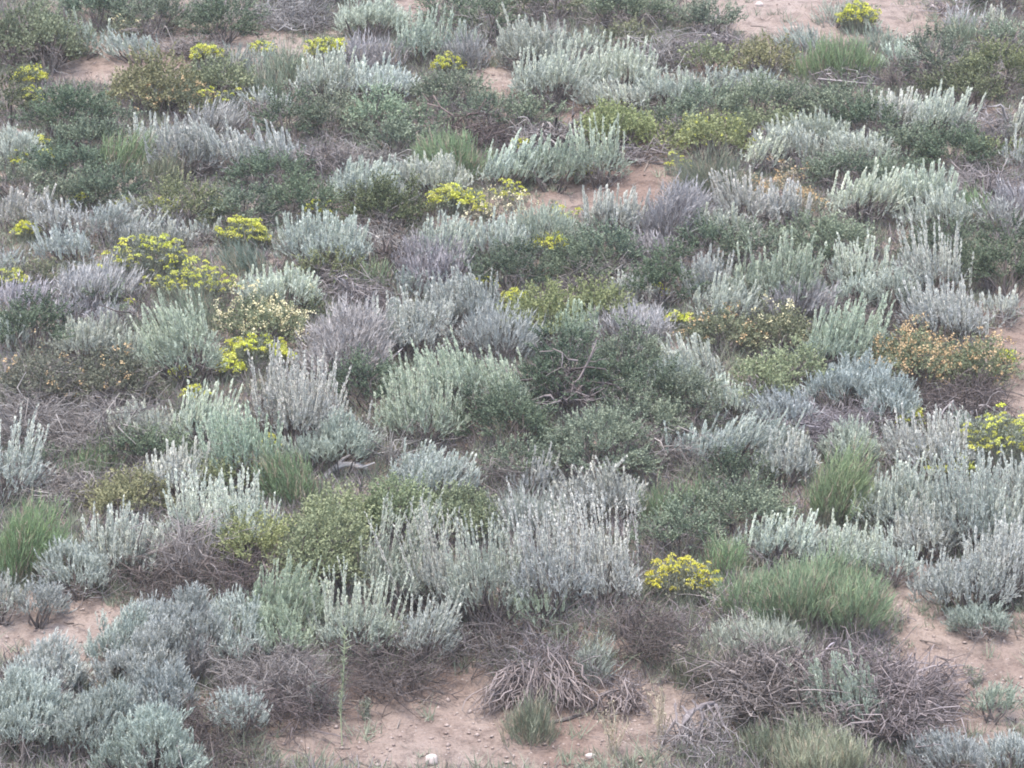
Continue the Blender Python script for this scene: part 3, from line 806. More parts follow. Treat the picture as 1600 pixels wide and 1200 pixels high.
def grow(idx, kind, x0, x1, yt, yb, opt, label):
    rng = np.random.default_rng(1000+idx)
    opts = opt.split()
    xc = (x0+x1)/2
    fx, fy, fz = at(xc, yb)
    rx = (x1-x0)/2/F*fy*((1.16 if yb > 135 else 1.0) if kind != 'Y' else 1)
    ry = min(max(rx*.95, .14), .75)
    if kind == 'Y': ry = min(rx*.75, .5)
    y = fy+ry*((.42 if yb < 135 or yb > 930 else .18) if kind != 'Y' else .05); x = (xc-800)/F*y; z = float(ground(x, y))
    top = CAMZ+(600-yt)/F*y
    h = max(top-z, .14)
    root = (x, y, z)
    s = y/24.0
    if kind in 'GOLRWPC': h = max(h-.07*s, .13); rx = max(rx-.03*s, .06)
    name, cat, grp = KIND[kind]
    th = thing(name, root, label, cat, grp)
    tint = np.ones(3)
    for o in opts:
        if o in TINT[kind]: tint = tint*np.array(TINT[kind][o])
    tint = tint*rng.uniform(.93, 1.07)*(1+rng.normal(size=3)*.02)
    lean_ = rng.normal(size=2)*np.array([.16, .08]) if kind in 'SLRW' else np.zeros(2)
    def part(nm, V, k, tone, mat, col=None):
        V = np.array(V); V[:, :2] += lean_*np.clip(V[:, 2:3], 0, None)
        return put(nm, mesh_from(nm, ground_floor(V, root, -.02), k, tone, M[mat]), th, color=tint if col is None else col)
    def woody(nm, V, Q, tone, mat, col=(1, 1, 1)):
        V = np.array(V); V[:, :2] += lean_*np.clip(V[:, 2:3], 0, None)
        return put(nm, mesh_idx(nm, V, Q, tone, M[mat]), th, color=col)

    if kind == 'S':
        Ls = .46*min(1, h/.7)*s**.3*rng.uniform(.78, 1.12)
        if 'tall' in opts: Ls *= 1.25
        few = 'few' in opts
        hf = max(h-Ls*.60, h*.45)
        dm = domes(rx, ry, hf, rng, .30*s**.5)
        P, D = shell(dm, rng, .092*s, .42, -.25, .30)
        FP, FD = P, D
        if rng.uniform() < .4:                       # one side has died back to bare stems
            a = rng.uniform(0, 6.28); k = (D[:, 0]*math.cos(a)+D[:, 1]*math.sin(a)*.6+rng.normal(size=len(D))*.25) < .55; FP, FD = P[k], D[k]
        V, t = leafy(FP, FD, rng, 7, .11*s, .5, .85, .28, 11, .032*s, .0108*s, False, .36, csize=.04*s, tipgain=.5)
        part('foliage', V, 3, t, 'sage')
        nsp = int(rng.uniform(.7, 1.25)*(32 if few else 80)*rx*2*(1.0+ry)/s)
        nsp = max(nsp, 5)
        w = (D[:, 2] > -.05)*(.25+D[:, 2].clip(0))*(.4+P[:, 2].clip(0)/hf)
        i = rng.choice(len(P), nsp, p=w/w.sum())
        SP = P[i]*np.array([.97, .97, .9])+rng.normal(size=(nsp, 3))*np.array([.04, .04, .03])*s
        lean = .9 if 'bent' in opts else .22
        V, t, path = spikes(SP, D[i], rng, s, Ls*.35, Ls*1.15, lean, 46, .28 if 'bent' in opts else .04, 1.16)
        st = part('flower_stalks', V, 3, t, 'spike')
        V2, Q2, ix = tubes(path, np.linspace(.0045, .0018, 4)[None]*s*np.ones((nsp, 1)))
        V, Q, t = stems(dm, P, rng, root, .45, .014*s, .005*s)
        T = np.concatenate([t, np.full(len(Q2), .95)])
        woody('branches', np.concatenate([V, V2]), np.concatenate([Q, Q2+len(V)]), T, 'wood')
    elif kind == 'W':
        dm = domes(rx, ry, h, rng, .20*s**.5)
        P, D = shell(dm, rng, .105*s, .42, -.3, .35, (.62, 1.1))
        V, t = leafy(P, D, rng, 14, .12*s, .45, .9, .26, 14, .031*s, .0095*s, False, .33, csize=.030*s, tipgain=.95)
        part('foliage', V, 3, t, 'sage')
        V, Q, t = stems(dm, P, rng, root, .5, .014*s, .005*s)
        woody('branches', V, Q, t, 'wood')
    elif kind == 'G':
        dm = domes(rx, ry, h, rng, .27*s**.5)
        P, D = shell(dm, rng, .145*s, .40, -.3, .36, (.58, 1.14))
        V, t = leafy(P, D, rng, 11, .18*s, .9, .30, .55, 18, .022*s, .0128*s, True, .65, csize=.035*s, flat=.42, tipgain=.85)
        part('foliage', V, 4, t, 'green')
        V, Q, t = stems(dm, P, rng, root, .7, .013*s, .004*s, .16)
        woody('branches', V, Q, t, 'wood')
        if 'open' in opts:
            V, Q, t = twigs(rng, dm, root, 46, .2, .5, .014, up=.7)
            V[:, 1] -= ry*.55; V[:, 2] += h*.12
            woody('bare_limbs', V, Q, t, 'dead', (.7, .66, .68))
    elif kind == 'O':
        dm = domes(rx, ry, h, rng, .28*s**.5)
        P, D = shell(dm, rng, .10*s, .42, -.25, .34, (.68, 1.08))
        V, t = leafy(P, D, rng, 8, .13*s, .7, .6, .48, 10, .027*s, .0165*s, True, .65, csize=.04*s)
        part('foliage', V, 4, t, 'olive')
        V, Q, t = stems(dm, P, rng, root, .6, .013*s, .004*s, .14)
        woody('branches', V, Q, t, 'wood')
        if 'dots' in opts: blossoms(th, P, D, rng, s, 70, 'yellow', .5)
    elif kind in 'PC':
        dry = 'dry' in opts
        dm = domes(rx, ry, h, rng, .26*s**.5)
        P, D = shell(dm, rng, .105*s, .42, -.25, .34, (.68, 1.06))
        if dry:
            P, D = P[::2], D[::2]
        V, t = leafy(P, D, rng, 8 if not dry else 4, .12*s, .7, .5, .5, 9, .026*s, .016*s, True, .65, csize=.04*s)
        part('foliage', V, 4, t, 'straw' if dry else ('olive' if 'brown' not in opts else 'mat'), tint*np.array((.75, .8, .8)))
        V, Q, t = stems(dm, P, rng, root, .7, .010*s, .003*s, .14)
        woody('branches', V, Q, t, 'wood')
        if 'brown' in opts:
            V, Q, t = twigs(rng, dm, root, int(170*rx*ry*4/.5), .15, .35, .006*s, up=.8)
            woody('dead_stems', V, Q, t, 'dead')
        nfl = int(330*rx*2*(h+ry)*(.12 if 'brown' in opts else .35 if 'few' in opts else 1))
        blossoms(th, P, D, rng, s, max(nfl, 12), 'cream' if (kind == 'C' or 'cream' in opts) else 'peach', 1.0)
    elif kind == 'R':
        dm = domes(rx, ry, h, rng, .34*s**.5 if 'dome' in opts else .22*s**.5)
        P, D = shell(dm, rng, .085*s, .18, 0, .15, (.45, 1.08))
        out = .7 if 'dome' in opts else .28
        V, t = leafy(P, D, rng, 8, .17*s, out, .85, .16, 7, .080*s, .0062*s, False, .26, t0=0, csize=.045*s, tipgain=.45)
        V[:, 2] -= .07*s
        dr = np.repeat(rng.uniform(size=len(t)//7) < .16, 7)[:len(t)]; Vd = V.reshape(-1, 3, 3)[dr].reshape(-1, 3); td = t[dr]; V = V.reshape(-1, 3, 3)[~dr].reshape(-1, 3); t = t[~dr]
        part('dry_stems', Vd, 3, td*.9, 'straw', (.85, .85, .85))
        part('stems', V, 3, np.clip(t*(.93 if 'yellow' not in opts else 1.02)+rng.normal(size=len(t))*.12, 0, 1), 'grass')
        V, Q, t = stems(dm, P, rng, root, .55, .006*s, .003*s, .06)
        woody('branches', V, Q, t*.6+.2, 'dead', (.85, .95, .72))
    elif kind == 'L':
        dm = domes(rx, ry, h, rng, .32*s**.5)
        P, D = shell(dm, rng, .085*s, .22, -.05, .2, (.6, 1.0))
        V, t = leafy(P, D, rng, 7, .16*s, .55, .8, .22, 7, .055*s, .0105*s, False, .26, t0=0, csize=.04*s)
        V[:, 2] -= .04*s
        part('stems', V, 3, t, 'lav')
        V, Q, t = stems(dm, P, rng, root, .8, .008*s, .003*s, .08)
        woody('branches', V, Q, t, 'dead', (.8, .78, .8))
    elif kind == 'D':
        dm = domes(rx, ry, h, rng, .36)
        n = int(420*rx*ry*4*(.5+h)/s**1.4)
        thick = 1.75 if 'thick' in opts else 1
        if 'thick' in opts: n = int(n*.62)
        n = min(max(int(n*(.8 if 'dark' in opts else 1.5)), 40), 2600)
        if 'stalks' in opts:
            P, D = shell(dm, rng, .06, .2, 0, .1, (.8, 1.05))
            i = rng.choice(len(P), min(len(P), int(n*.5)))
            E = P[i]; S = np.stack([E[:, 0]*.3+rx*.3*rng.normal(size=len(E))*.3, E[:, 1]*.4, np.full(len(E), 0.)], 1)
            S[:, 2] = ground(S[:, 0]+x, S[:, 1]+y)-z
            path = curve_paths(S, E, rng, 5, .07)
            V, Q, ix = tubes(path, np.linspace(.007, .0028, 5)[None]*s*rng.uniform(.6, 1.3, (len(E), 1)))
            woody('stalks', V, Q, rng.uniform(.2, 1, len(E))[ix], 'dead', tint)
        V, Q, t = twigs(rng, dm, root, n if 'stalks' not in opts else n//2, .16, .48, (.014 if 'logs' in opts else .0062)*s*thick, up=.4, bend=.32)
        woody('twigs', V, Q, t, 'dead', tint)
        nb = max(4, int(n/(40 if thick == 1 else 14)))
        V, Q, t = twigs(rng, dm, root, nb, .3, .6, .014*s, up=.3, side=1)
        woody('limbs', V, Q, t, 'dead', tint*1.15)
    elif kind == 'Y':
        n = 12
        for o in opts:
            if o[0] == 'n' and o[1:].isdigit(): n = int(o[1:])
        loose = 'loose' in opts; n = min(int(n*2.0), 98)
        hh = min(h*1.08, max(.18, rx*1.3))
        dm = np.array([[0, 0, rx*.95, ry*.95, hh*.85]])
        P, D = shell(dm, rng, (.085 if not loose else .13)*s, .3, -.1, .2, (.6, .95))
        V, t = leafy(P, D, rng, 5, .08*s, .5, .6, .5, 7, .032*s, .013*s, True, .6, csize=.035*s)
        part('foliage', V, 4, t, 'mat')
        H, HD = shell(dm, rng, .042, .3, -.2 if loose else -.12, .35, (.5, 1.05) if loose else (.70, 1.10))
        if len(H) < n: H = np.concatenate([H, H+rng.normal(size=H.shape)*.03])
        n = min(n, len(H))
        H = H[rng.choice(len(H), n, replace=False)]
        H[:, 2] += rng.uniform(.03, .08, n)*(1.5 if loose else 1)
        S = H*np.array([.6, .6, .2]); S[:, 2] = ground(S[:, 0]+x, S[:, 1]+y)-z
        path = curve_paths(S, H, rng, 4, .08)
        V, Q, ix = tubes(path, np.full((n, 4), .003*s))
        woody('stems', V, Q, rng.uniform(.2, .9, n)[ix], 'mat')
        col = (1.0, .92, .8) if 'gold' in opts else (1, 1, 1)
        for k in range(n):
            o = put('flower_head', FLOWER[rng.integers(0, 4)], th, H[k], col)
            o.color = tuple(np.array([1, rng.uniform(.96, 1.06), rng.uniform(.8, 1.6)])*rng.uniform(.78, 1.06)*np.array(col))+(1,)
            sc = s**.7*rng.uniform(.55, 1.25)*(1.12 if not loose else .88)
            o.scale = (sc, sc, sc); o.rotation_euler = (rng.normal()*.25, rng.normal()*.25, rng.uniform(0, 6.28))
    if kind in 'SGOW' and rng.uniform() < .5:
        V, Q, t = twigs(rng, dm, root, int(14+60*rx*2), .15, .38, .0052*s, up=.8)
        woody('dead_stems', V, Q, t, 'dead')
    return th

def blossoms(th, P, D, rng, s, n, mat, size):
    i = rng.choice(len(P), n)
    C = P[i]+D[i]*rng.uniform(.05, .12, (n, 1))*s+rng.normal(size=(n, 3))*.05*s
    C[:, 2] += .04*s
    m = 9
    PP = np.repeat(C, m, 0)+rng.normal(size=(n*m, 3))*.013*s*size
    V = leaf_quad(PP, rvec(rng, n*m), np.full(n*m, .019*s*size), np.full(n*m, .016*s*size), rng)
    tone = np.repeat(rng.uniform(0, 1, n), m)*.7+rng.uniform(0, .3, n*m)
    put('blossoms', mesh_from('blossoms', V, 4, tone, M[mat]), th)

# ------------------------------------------------------------------ singular things
def rock_mesh(rng, rx, ry, rz, mat, tone):
    import bmesh
    bm = bmesh.new(); bmesh.ops.create_icosphere(bm, subdivisions=3, radius=1)
    ph = rng.uniform(0, 6, 6)
    for v in bm.verts:
        c = v.co; k = 1+.10*math.sin(2.3*c.x+ph[0])*math.sin(2.9*c.y+ph[1])+.06*math.sin(5*c.z+ph[2])+.04*math.sin(7*c.x+5*c.y+ph[3])
        v.co = (c.x*rx*k, c.y*ry*k, c.z*rz*k)
    for f in bm.faces: f.smooth = True
    me = bpy.data.meshes.new('rock'); bm.to_mesh(me); bm.free()
    a = me.attributes.new('rnd', 'FLOAT', 'FACE'); a.data.foreach_set('value', np.clip(tone+rng.normal(size=len(me.polygons))*.05, 0, 1).astype(np.float32))
    me.materials.append(M[mat]); return me

def px_path(pts, lift):
    """photo pixels -> a path lying a little above the ground (root-free world points)"""
    out = []
    for (px, py), l in zip(pts, lift):
        x, y, z = at(px, py); out.append((x, y, z+l))
    return np.array(out)

def smooth_path(P, m=24):
    k = len(P); t = np.linspace(0, k-1, m); out = []
    for u in t:
        i = min(int(u), k-2); f = u-i
        p0, p1, p2, p3 = P[max(i-1, 0)], P[i], P[i+1], P[min(i+2, k-1)]
        out.append(.5*((2*p1)+(-p0+p2)*f+(2*p0-5*p1+4*p2-p3)*f*f+(-p0+3*p1-3*p2+p3)*f**3))
    return np.array(out)

def limb(th, nm, P, r0, r1, rng, mat, sides=9, tone=.6, knob=.12, col=(1, 1, 1)):
    root = np.array(th.location)
    C = smooth_path(np.array(P))-root
    n = len(C); T = np.gradient(C, axis=0); T = nrm(T)
    u = nrm(np.cross(T, np.array([.3, .2, .9]))); v = np.cross(T, u)
    a = np.arange(sides)*2*PI/sides
    r = np.linspace(r0, r1, n)*(1+knob*np.sin(np.arange(n)*.9+rng.uniform(0, 6)))
    rr = r[:, None]*(1+.16*np.sin(3*a+rng.uniform(0, 6))[None]+.06*rng.normal(size=(n, sides)))
    V = C[:, None]+(u[:, None]*np.cos(a)[None, :, None]+v[:, None]*np.sin(a)[None, :, None])*rr[..., None]
    idx = np.arange(n*sides).reshape(n, sides); A, B = idx[:-1], idx[1:]
    Q = np.stack([A, np.roll(A, -1, 1), np.roll(B, -1, 1), B], -1).reshape(-1, 4)
    V = V.reshape(-1, 3)
    tn = np.clip(tone+.25*np.sin(3*a+1)[None]+rng.normal(size=(n-1, sides))*.12, 0, 1).ravel()
    par = next((c for c in th.children if c.name.split('.')[0] == 'trunk'), th)
    return put(nm, mesh_idx(nm, V, Q, tn, M[mat]), par, color=col)

def special(idx, kind, x0, x1, yt, yb, opt, label):
    rng = np.random.default_rng(3000+idx); opts = opt.split()
    xc = (x0+x1)/2
    fx, fy, fz = at(xc, yb); w = (x1-x0)/F*fy; s = fy/24
    if kind == 'K_rock':
        x, y, z = at(xc, (yt+yb)/2+3)
        me = rock_mesh(rng, w/2, w*.42, (yb-yt)/F*fy*.55, 'stone', .95 if 'pale' in opts else .55)
        o = put('rock', me, None, (x, y, z+(yb-yt)/F*fy*.25), (1.05, 1.03, 1.05) if 'pale' in opts else (.95, .92, .86))
        o.rotation_euler.z = rng.uniform(-.3, .3)
        o['label'] = label; o['category'] = 'stone'; o['group'] = 'loose stones on the soil'
        return
    def mk(name, cat, grp=None, p=None):
        return thing(name, p or (fx, fy, fz), label, cat, grp)
    if kind == 'K_log':
        th = mk('fallen_branch', 'branch')
        P = px_path([(497, 766), (512, 745), (530, 736), (552, 733), (575, 737)], [.05, .16, .19, .15, .03])
        P[:, 1] = P[:, 1].mean(); P[:, 2] = [CAMZ+(600-py)/F*P[0, 1] for py in (764, 742, 729, 726, 733)]
        limb(th, 'trunk', P, .036, .018, rng, 'bleach')
        P2 = np.array([P[2], P[2]+(.03, .02, .06), P[2]+(.10, .02, .10)])
        limb(th, 'side_branch', P2, .020, .008, rng, 'bleach')
        P3 = np.array([P[3], P[3]+(.08, -.04, -.02), P[3]+(.2, -.08, .02)])
        limb(th, 'side_branch', P3, .018, .007, rng, 'bleach')
    elif kind == 'K_branch':
        th = mk('fallen_branch', 'branch')
        P = px_path([(858, 1132), (885, 1126), (912, 1117), (940, 1096)], [.01, .012, .012, .02])
        limb(th, 'trunk', P, .016, .007, rng, 'wood', tone=.4)
        limb(th, 'twig', np.array([P[1], P[1]+(.07, .02, .03), P[1]+(.14, .02, .03)]), .007, .003, rng, 'wood', tone=.5)
    elif kind == 'K_bleach':
        th = mk('bleached_branch', 'branch')
        Y = fy+.25
        def pt(px, py, dy=0): return ((px-800)/F*(Y+dy), Y+dy, CAMZ+(600-py)/F*(Y+dy))
        base = [pt(1280, 1040), pt(1250, 1043), pt(1225, 1045, -.03), pt(1200, 1055, -.06), pt(1176, 1064, -.06)]
        limb(th, 'trunk', base, .016, .006, rng, 'bleach', tone=.75, col=(1.05, 1.0, 1.1))
        for q in ([pt(1280, 1040), pt(1286, 1022), pt(1297, 1008), pt(1304, 1004)], [pt(1225, 1045, -.03), pt(1212, 1060, -.06), pt(1198, 1076, -.08)],
                  [pt(1250, 1043), pt(1220, 1038), pt(1190, 1034)], [pt(1280, 1040), pt(1262, 1056, -.05), pt(1252, 1066, -.05)]):
            limb(th, 'side_branch', q, .010, .004, rng, 'bleach', tone=.75, col=(1.05, 1.0, 1.1))
    elif kind == 'K_gnarl':
        th = mk('gnarled_trunk', 'dead trunk')
        Y = fy+.35
        def pt(px, py, dy=0): return ((px-800)/F*(Y+dy), Y+dy, CAMZ+(600-py)/F*(Y+dy))
        for q, r0, r1 in (
            ([pt(1116, 1098, .1), pt(1094, 1104), pt(1076, 1118), pt(1066, 1142), pt(1068, 1176), pt(1062, 1214)], .017, .029),
            ([pt(1066, 1142), pt(1052, 1158), pt(1046, 1180)], .014, .007),
            ([pt(1094, 1106), pt(1098, 1124), pt(1090, 1140)], .013, .006),
            ([pt(1104, 1100), pt(1116, 1118), pt(1122, 1136)], .012, .005),
            ([pt(1068, 1176), pt(1082, 1196), pt(1088, 1216)], .015, .008),
            ([pt(1078, 1140), pt(1098, 1138), pt(1112, 1152), pt(1118, 1176)], .012, .006),
            ([pt(1066, 1150), pt(1058, 1176), pt(1052, 1212)], .018, .010)):
            limb(th, 'trunk' if r1 > .025 else 'limb', q, r0, r1, rng, 'dead', tone=.5, knob=.25, col=(.9, .87, .9))
        for k in range(14):
            ax, ay = rng.uniform(1052, 1120), rng.uniform(1092, 1135)
            q = [pt(ax, ay, .05), pt(ax+rng.normal()*12, ay+28, -.02), pt(ax+rng.normal()*22, ay+60, -.06), pt(ax-6+rng.normal()*30, ay+92, -.05)]
            limb(th, 'limb', q, rng.uniform(.006, .013), .003, rng, 'dead', 6, .5, .2, (.95, .92, .95))
        dm = np.array([[0, .3, w*.55, .3, .35]])
        V, Q, t = twigs(rng, dm, (fx, fy, fz), 130, .15, .4, .006, up=.1)
        put('twigs', mesh_idx('twigs', V, Q, t, M['dead']), th)
    elif kind == 'K_fan':
        big = w > .6
        th = mk('dead_root_fan', 'dead roots', 'drooping dead root fans')
        h = (yb-yt)/F*fy; Y = fy+.35
        n = 210 if big else 60
        ztop = CAMZ+(600-yt)/F*Y-fz
        a = rng.uniform(-1, 1, n)
        S = np.stack([a*w*.30, .35+rng.uniform(-.15, .25, n), ztop*(1-.3*a*a)*rng.uniform(.45, 1.0, n)], 1)
        E = np.stack([a*w*.52+rng.normal(size=n)*.06, -.02+rng.uniform(0, .3, n), np.zeros(n)], 1)
        E[:, 2] = ground(E[:, 0]+fx, E[:, 1]+fy)-fz+rng.uniform(.0, .35, n)*h*(.3+.7*rng.uniform(size=n))
        t = np.linspace(0, 1, 7)[None, :, None]
        ctrl = np.stack([E[:, 0]*.9+rng.normal(size=n)*.10, E[:, 1]*.4-.08+rng.normal(size=n)*.08, S[:, 2]*rng.uniform(.7, 1.1, n)], 1)[:, None]
        path = S[:, None]*(1-t)**2+ctrl*2*t*(1-t)+E[:, None]*t*t+rng.normal(size=(n, 7, 3))*.016
        gz = ground(path[..., 0]+fx, path[..., 1]+fy)-fz+.012
        path[..., 2] = np.maximum(path[..., 2]*rng.uniform(.55, 1, (n, 1)), gz)
        V, Q, ix = tubes(path, np.linspace(.0058, .0026, 7)[None]*rng.uniform(.4, 1.5, (n, 1)), 4)
        put('roots', mesh_idx('roots', V, Q, rng.beta(2, 2, n)[ix], M['dead']), th, color=(.85, .78, .76))
        dm = np.array([[0, .45, w*.45, .25, ztop*1.02]])
        V, Q, tt = twigs(rng, dm, (fx, fy, fz), 240 if big else 70, .12, .35, .005, up=.15)
        put('twigs', mesh_idx('twigs', V, Q, tt, M['dead']), th, color=(.85, .83, .86))
    elif kind == 'K_stalk':
        th = mk('tall_weed', 'weed')
        h = (yb-yt)/F*fy
        P = np.array([[0, 0, -.02], [-.012, 0, h*.3], [.006, 0, h*.6], [.02, 0, h]])+np.array([fx, fy, fz])
        limb(th, 'stem', P, .005, .0025, rng, 'grass', 6, .95)
        C = smooth_path(P, 60)-np.array([fx, fy, fz]); C = C[18:]
        n = 150; i = rng.integers(0, len(C), n); u = i/len(C)
        D = nrm(np.stack([rng.normal(size=n), rng.normal(size=n), .9+rng.uniform(0, .8, n)], 1))
        V = leaf_tri(C[i], D, (.035+.055*u)*rng.uniform(.6, 1.2, n), np.full(n, .009), rng)
        put('leaves', mesh_from('leaves', V, 3, rng.uniform(.4, 1, n), M['grass']), th, color=(.95, .92, .9))
    elif kind == 'K_weed':
        th = mk('dry_weed', 'weed', 'small weeds on the bare soil')
        h = (yb-yt)/F*fy; n = 14
        E = np.stack([rng.normal(size=n)*w*.3, rng.normal(size=n)*w*.3, h*rng.uniform(.5, 1, n)], 1)
        S = np.stack([rng.normal(size=n)*.012, rng.normal(size=n)*.012, np.full(n, -.01)], 1)
        path = curve_paths(S, E, rng, 6, .06)
        V, Q, ix = tubes(path, np.full((n, 6), .003)); mat = 'mat' if 'green' in opts else 'straw'
        put('stems', mesh_idx('stems', V, Q, rng.uniform(0, 1, n)[ix], M[mat]), th)
        k = 220; i = rng.integers(0, n, k); j = rng.integers(2, 6, k)
        V = leaf_tri(path[i, j]+rng.normal(size=(k, 3))*.008, nrm(rvec(rng, k)+np.array([0, 0, .5])), rng.uniform(.015, .035, k), np.full(k, .009), rng)
        put('leaves', mesh_from('leaves', V, 3, rng.uniform(0, 1, k), M[mat]), th)

for i, p in enumerate(PLANTS):
    (special if p[0][0] == 'K' else grow)(i, *p)
# ------------------------------------------------------------------ ground sheet
def axis(segs):
    return np.concatenate([np.arange(a, b, st) for a, b, st in segs])
X = axis([(-160, -20, 4), (-20, -9, .5), (-9, 9, .06), (9, 20, .5), (20, 161, 4)])
Y = axis([(-30, 14, 2), (14, 18, .25), (18, 44, .06), (44, 60, .5), (60, 200, 4)])
GX, GY = np.meshgrid(X, Y)
fine = ((np.abs(GX) < 9.2) & (GY > 17) & (GY < 45))
GZ = ground(GX, GY)+fine*(.018*(vnoise(GX/.17, GY/.17, 7)-.5)+.012*(vnoise(GX/.07, GY/.07, 8)-.5))
nx, ny = len(X), len(Y)
idx = np.arange(nx*ny).reshape(ny, nx)
Q = np.stack([idx[:-1, :-1], idx[:-1, 1:], idx[1:, 1:], idx[1:, :-1]], -1).reshape(-1, 4)
g = put('ground', mesh_idx('ground', np.stack([GX, GY, GZ], -1).reshape(-1, 3), Q, None, M['soil']))
stuff(g, 'structure')

# ------------------------------------------------------------------ gravel, litter and low dry ground cover
rng = np.random.default_rng(77)
def scatter(n, xr=(-1, 1)):
    y = 18.5+rng.uniform(0, 1, n)**1.15*19.5; x = rng.uniform(-.2, .2, n)*y
    return x, y
# bare areas of the photo (pixel ellipses: cx, cy, rx, ry)
BARE = [(110, 985, 150, 55), (700, 1130, 330, 85), (1000, 1120, 120, 80), (1510, 1060, 120, 110), (1290, 28, 190, 40), (330, 78, 200, 28), (150, 110, 80, 22),
        (770, 130, 45, 24), (960, 300, 90, 40), (1040, 260, 60, 40), (860, 325, 110, 25), (1590, 530, 60, 70), (1580, 640, 60, 40), (1090, 105, 60, 22), (600, 370, 40, 30), (1490, 640, 60, 30),
        (1420, 915, 50, 40), (250, 100, 60, 30), (640, 15, 30, 20), (1530, 180, 30, 30), (900, 178, 50, 18)]
def barren(x, y):
    px = 800+x/y*F; py = 600-(ground(x, y)-CAMZ)/y*F
    b = np.zeros(len(x))
    for cx, cy, a, c in BARE: b = np.maximum(b, np.clip(1.6-(((px-cx)/a)**2+((py-cy)/c)**2), 0, 1))
    return b
def stones(n, lo, hi, seed):
    x, y = scatter(n); z = ground(x, y)
    r = lo*(hi/lo)**(rng.uniform(0, 1, n)**2.6)
    oct_ = np.array([[1, 0, 0], [.3, .95, 0], [-.8, .6, 0], [-.8, -.6, 0], [.3, -.95, 0], [0, 0, .75], [0, 0, -.7]])
    fc = np.array([[0, 1, 5], [1, 2, 5], [2, 3, 5], [3, 4, 5], [4, 0, 5], [1, 0, 6], [2, 1, 6], [3, 2, 6], [4, 3, 6], [0, 4, 6]])
    V = oct_[None]*(1+.3*rng.normal(size=(n, 7, 1)).clip(-1, 1))*r[:, None, None]*rng.uniform(.6, 1.2, (n, 1, 3))
    a = rng.uniform(0, 6.28, n); c, s_ = np.cos(a)[:, None], np.sin(a)[:, None]
    V = np.stack([V[..., 0]*c-V[..., 1]*s_, V[..., 0]*s_+V[..., 1]*c, V[..., 2]], -1)+np.stack([x, y, z+r*.2], 1)[:, None]
    Q = (fc[None]+np.arange(n)[:, None, None]*7).reshape(-1, 3)
    return V.reshape(-1, 3), Q, np.repeat(rng.beta(1.6, 1.8, n), 10)
V, Q, t = stones(36000, .004, .024, 1)
gr = put('gravel', mesh_idx('gravel', V, Q, t, M['stone'], smooth=False), color=(.82, .79, .78)); stuff(gr)

n = 20000
x, y = scatter(n); keep = rng.uniform(0, 1, n) > barren(x, y)*.93; x, y = x[keep], y[keep]; n = len(x)
z = ground(x, y); P = np.stack([x, y, z+.008], 1)
a = rng.uniform(0, 6.28, n); L = rng.uniform(.05, .22, n)
E = P+np.stack([np.cos(a)*L, np.sin(a)*L, SLOPE*np.sin(a)*L+rng.uniform(0, .05, n)], 1)
V, Q, ix = tubes(curve_paths(P, E, rng, 3, .12), np.full((n, 3), .0035)*rng.uniform(.6, 1.8, (n, 1)))
li = put('twig_litter', mesh_idx('twig_litter', V, Q, rng.uniform(0, 1, n)[ix], M['litter'])); stuff(li)

n = 34000                                               # small tufts, many blades each
x, y = scatter(n); keep = rng.uniform(0, 1, n) > barren(x, y)*.97; x, y = x[keep], y[keep]; n = len(x)
m = 16
P = np.repeat(np.stack([x, y, ground(x, y)-.01], 1), m, 0)+rng.normal(size=(n*m, 3))*np.array([.035, .035, 0])
D = nrm(rng.normal(size=(n*m, 3))*np.array([.55, .55, .25])+np.array([0, 0, .8]))
hh = np.repeat(rng.uniform(.05, .10, n)*rng.choice([1, 1.6, 2.6], n, p=[.3, .4, .3]), m)*rng.uniform(.5, 1.2, n*m)
V = leaf_tri(P, D, hh, np.full(n*m, .010), rng)
tn = np.clip(np.repeat(rng.uniform(0, 1, n), m)+rng.normal(size=n*m)*.1, 0, 1)
ta = put('ground_cover', mesh_from('ground_cover', V, 3, tn, M['mat']), color=(1.08, 1.1, 1.05)); stuff(ta)

n = 9000                                                # low dry stems filling the gaps between the bushes
x, y = scatter(n); keep = barren(x, y) < .08; x, y = x[keep], y[keep]; n = len(x)
m = 11
P = np.repeat(np.stack([x, y, ground(x, y)-.01], 1), m, 0)+rng.normal(size=(n*m, 3))*np.array([.06, .06, 0])
hh = np.repeat(rng.uniform(.10, .27, n), m)*rng.uniform(.5, 1.2, n*m)
E = P+nrm(rng.normal(size=(n*m, 3))*np.array([.5, .5, .2])+np.array([0, 0, .75]))*hh[:, None]
V, Q, ix = tubes(curve_paths(P, E, rng, 4, .16), np.linspace(1, .4, 4)[None]*(.0042*rng.uniform(.6, 1.5, (n*m, 1))))
tn = np.clip(np.repeat(rng.uniform(0, .8, n), m)+rng.normal(size=n*m)*.15, 0, 1)
ds = put('dry_stem_cover', mesh_idx('dry_stem_cover', V, Q, tn[ix], M['dead']), color=(.88, .85, .90)); stuff(ds)

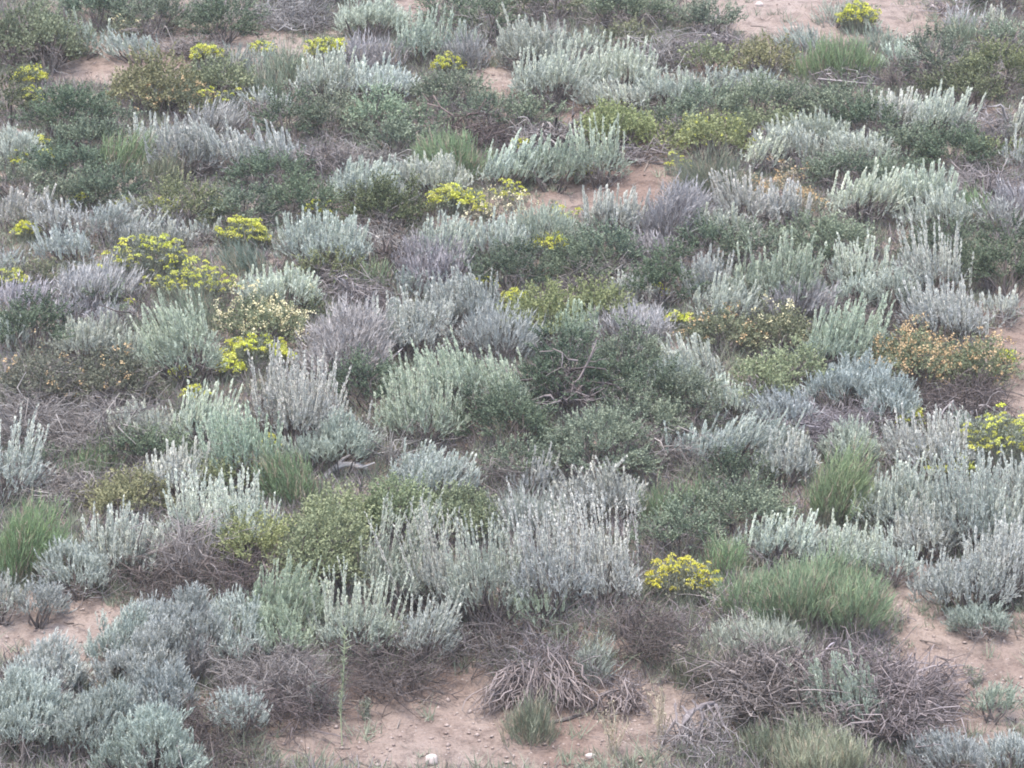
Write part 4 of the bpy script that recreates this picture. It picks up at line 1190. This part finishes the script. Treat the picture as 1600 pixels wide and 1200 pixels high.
# ------------------------------------------------------------------ light, sky, camera
ELEV, AZ = math.radians(62), math.radians(200)
w = bpy.data.worlds.new('World'); SC.world = w; w.use_nodes = True
nt = w.node_tree; bg = nt.nodes['Background']
sky = nt.nodes.new('ShaderNodeTexSky'); sky.sky_type = 'NISHITA'; sky.sun_disc = False
sky.sun_elevation = ELEV; sky.sun_rotation = AZ; sky.air_density = .95; sky.dust_density = 1.5
nt.links.new(sky.outputs[0], bg.inputs[0]); bg.inputs[1].default_value = .105
sd = bpy.data.lights.new('sun', 'SUN'); sd.energy = 1.5; sd.angle = math.radians(25); sd.color = (1, .93, .85)
so = bpy.data.objects.new('sun', sd); COL.objects.link(so)
# sky rotation is measured from +Y towards +X; the lamp shines along its own -Z
dx, dy, dz = math.sin(AZ)*math.cos(ELEV), math.cos(AZ)*math.cos(ELEV), math.sin(ELEV)
from mathutils import Vector
so.rotation_euler = Vector((dx, dy, dz)).to_track_quat('Z', 'Y').to_euler(); so.location = (dx*30, dy*30, dz*30)

cd = bpy.data.cameras.new('camera'); cd.sensor_width = 36; cd.lens = 36*F/1600; cd.clip_end = 600; cd.clip_start = .1
co = bpy.data.objects.new('camera', cd); COL.objects.link(co)
co.location = (0, 0, CAMZ); co.rotation_euler = (PI/2, 0, 0)
SC.camera = co

vs = SC.view_settings; vs.view_transform = 'Standard'; vs.look = 'None'; vs.exposure = EXPOSURE; vs.gamma = 1
cy = SC.cycles
cy.max_bounces = 5; cy.diffuse_bounces = 3; cy.glossy_bounces = 1; cy.transmission_bounces = 2; cy.transparent_max_bounces = 4
cy.use_denoising = True
try: cy.denoiser = 'OPENIMAGEDENOISE'
except Exception: pass
cy.filter_width = 1.85

# ------------------------------------------------------------------ the air
def haze(x0, x1, y0, y1, z0, z1, dens, col):
    V = np.array([[x, y, z] for x in (x0, x1) for y in (y0, y1) for z in (z0, z1)], float)
    Q = [[0, 1, 3, 2], [4, 6, 7, 5], [0, 4, 5, 1], [2, 3, 7, 6], [0, 2, 6, 4], [1, 5, 7, 3]]
    m = bpy.data.materials.new('haze_air'); m.use_nodes = True
    N = m.node_tree.nodes; N.clear()
    out = N.new('ShaderNodeOutputMaterial'); v = N.new('ShaderNodeVolumePrincipled')
    v.inputs['Density'].default_value = dens; v.inputs['Color'].default_value = rgba(col)
    m.node_tree.links.new(v.outputs[0], out.inputs['Volume'])
    o = put('haze', mesh_idx('haze', V, Q, None, m, False)); stuff(o)
haze(-165, 165, -35, 205, float(GZ.min())-1, float(GZ.max())+3, .0010, (.94, .94, .96))
cy.volume_bounces = 1
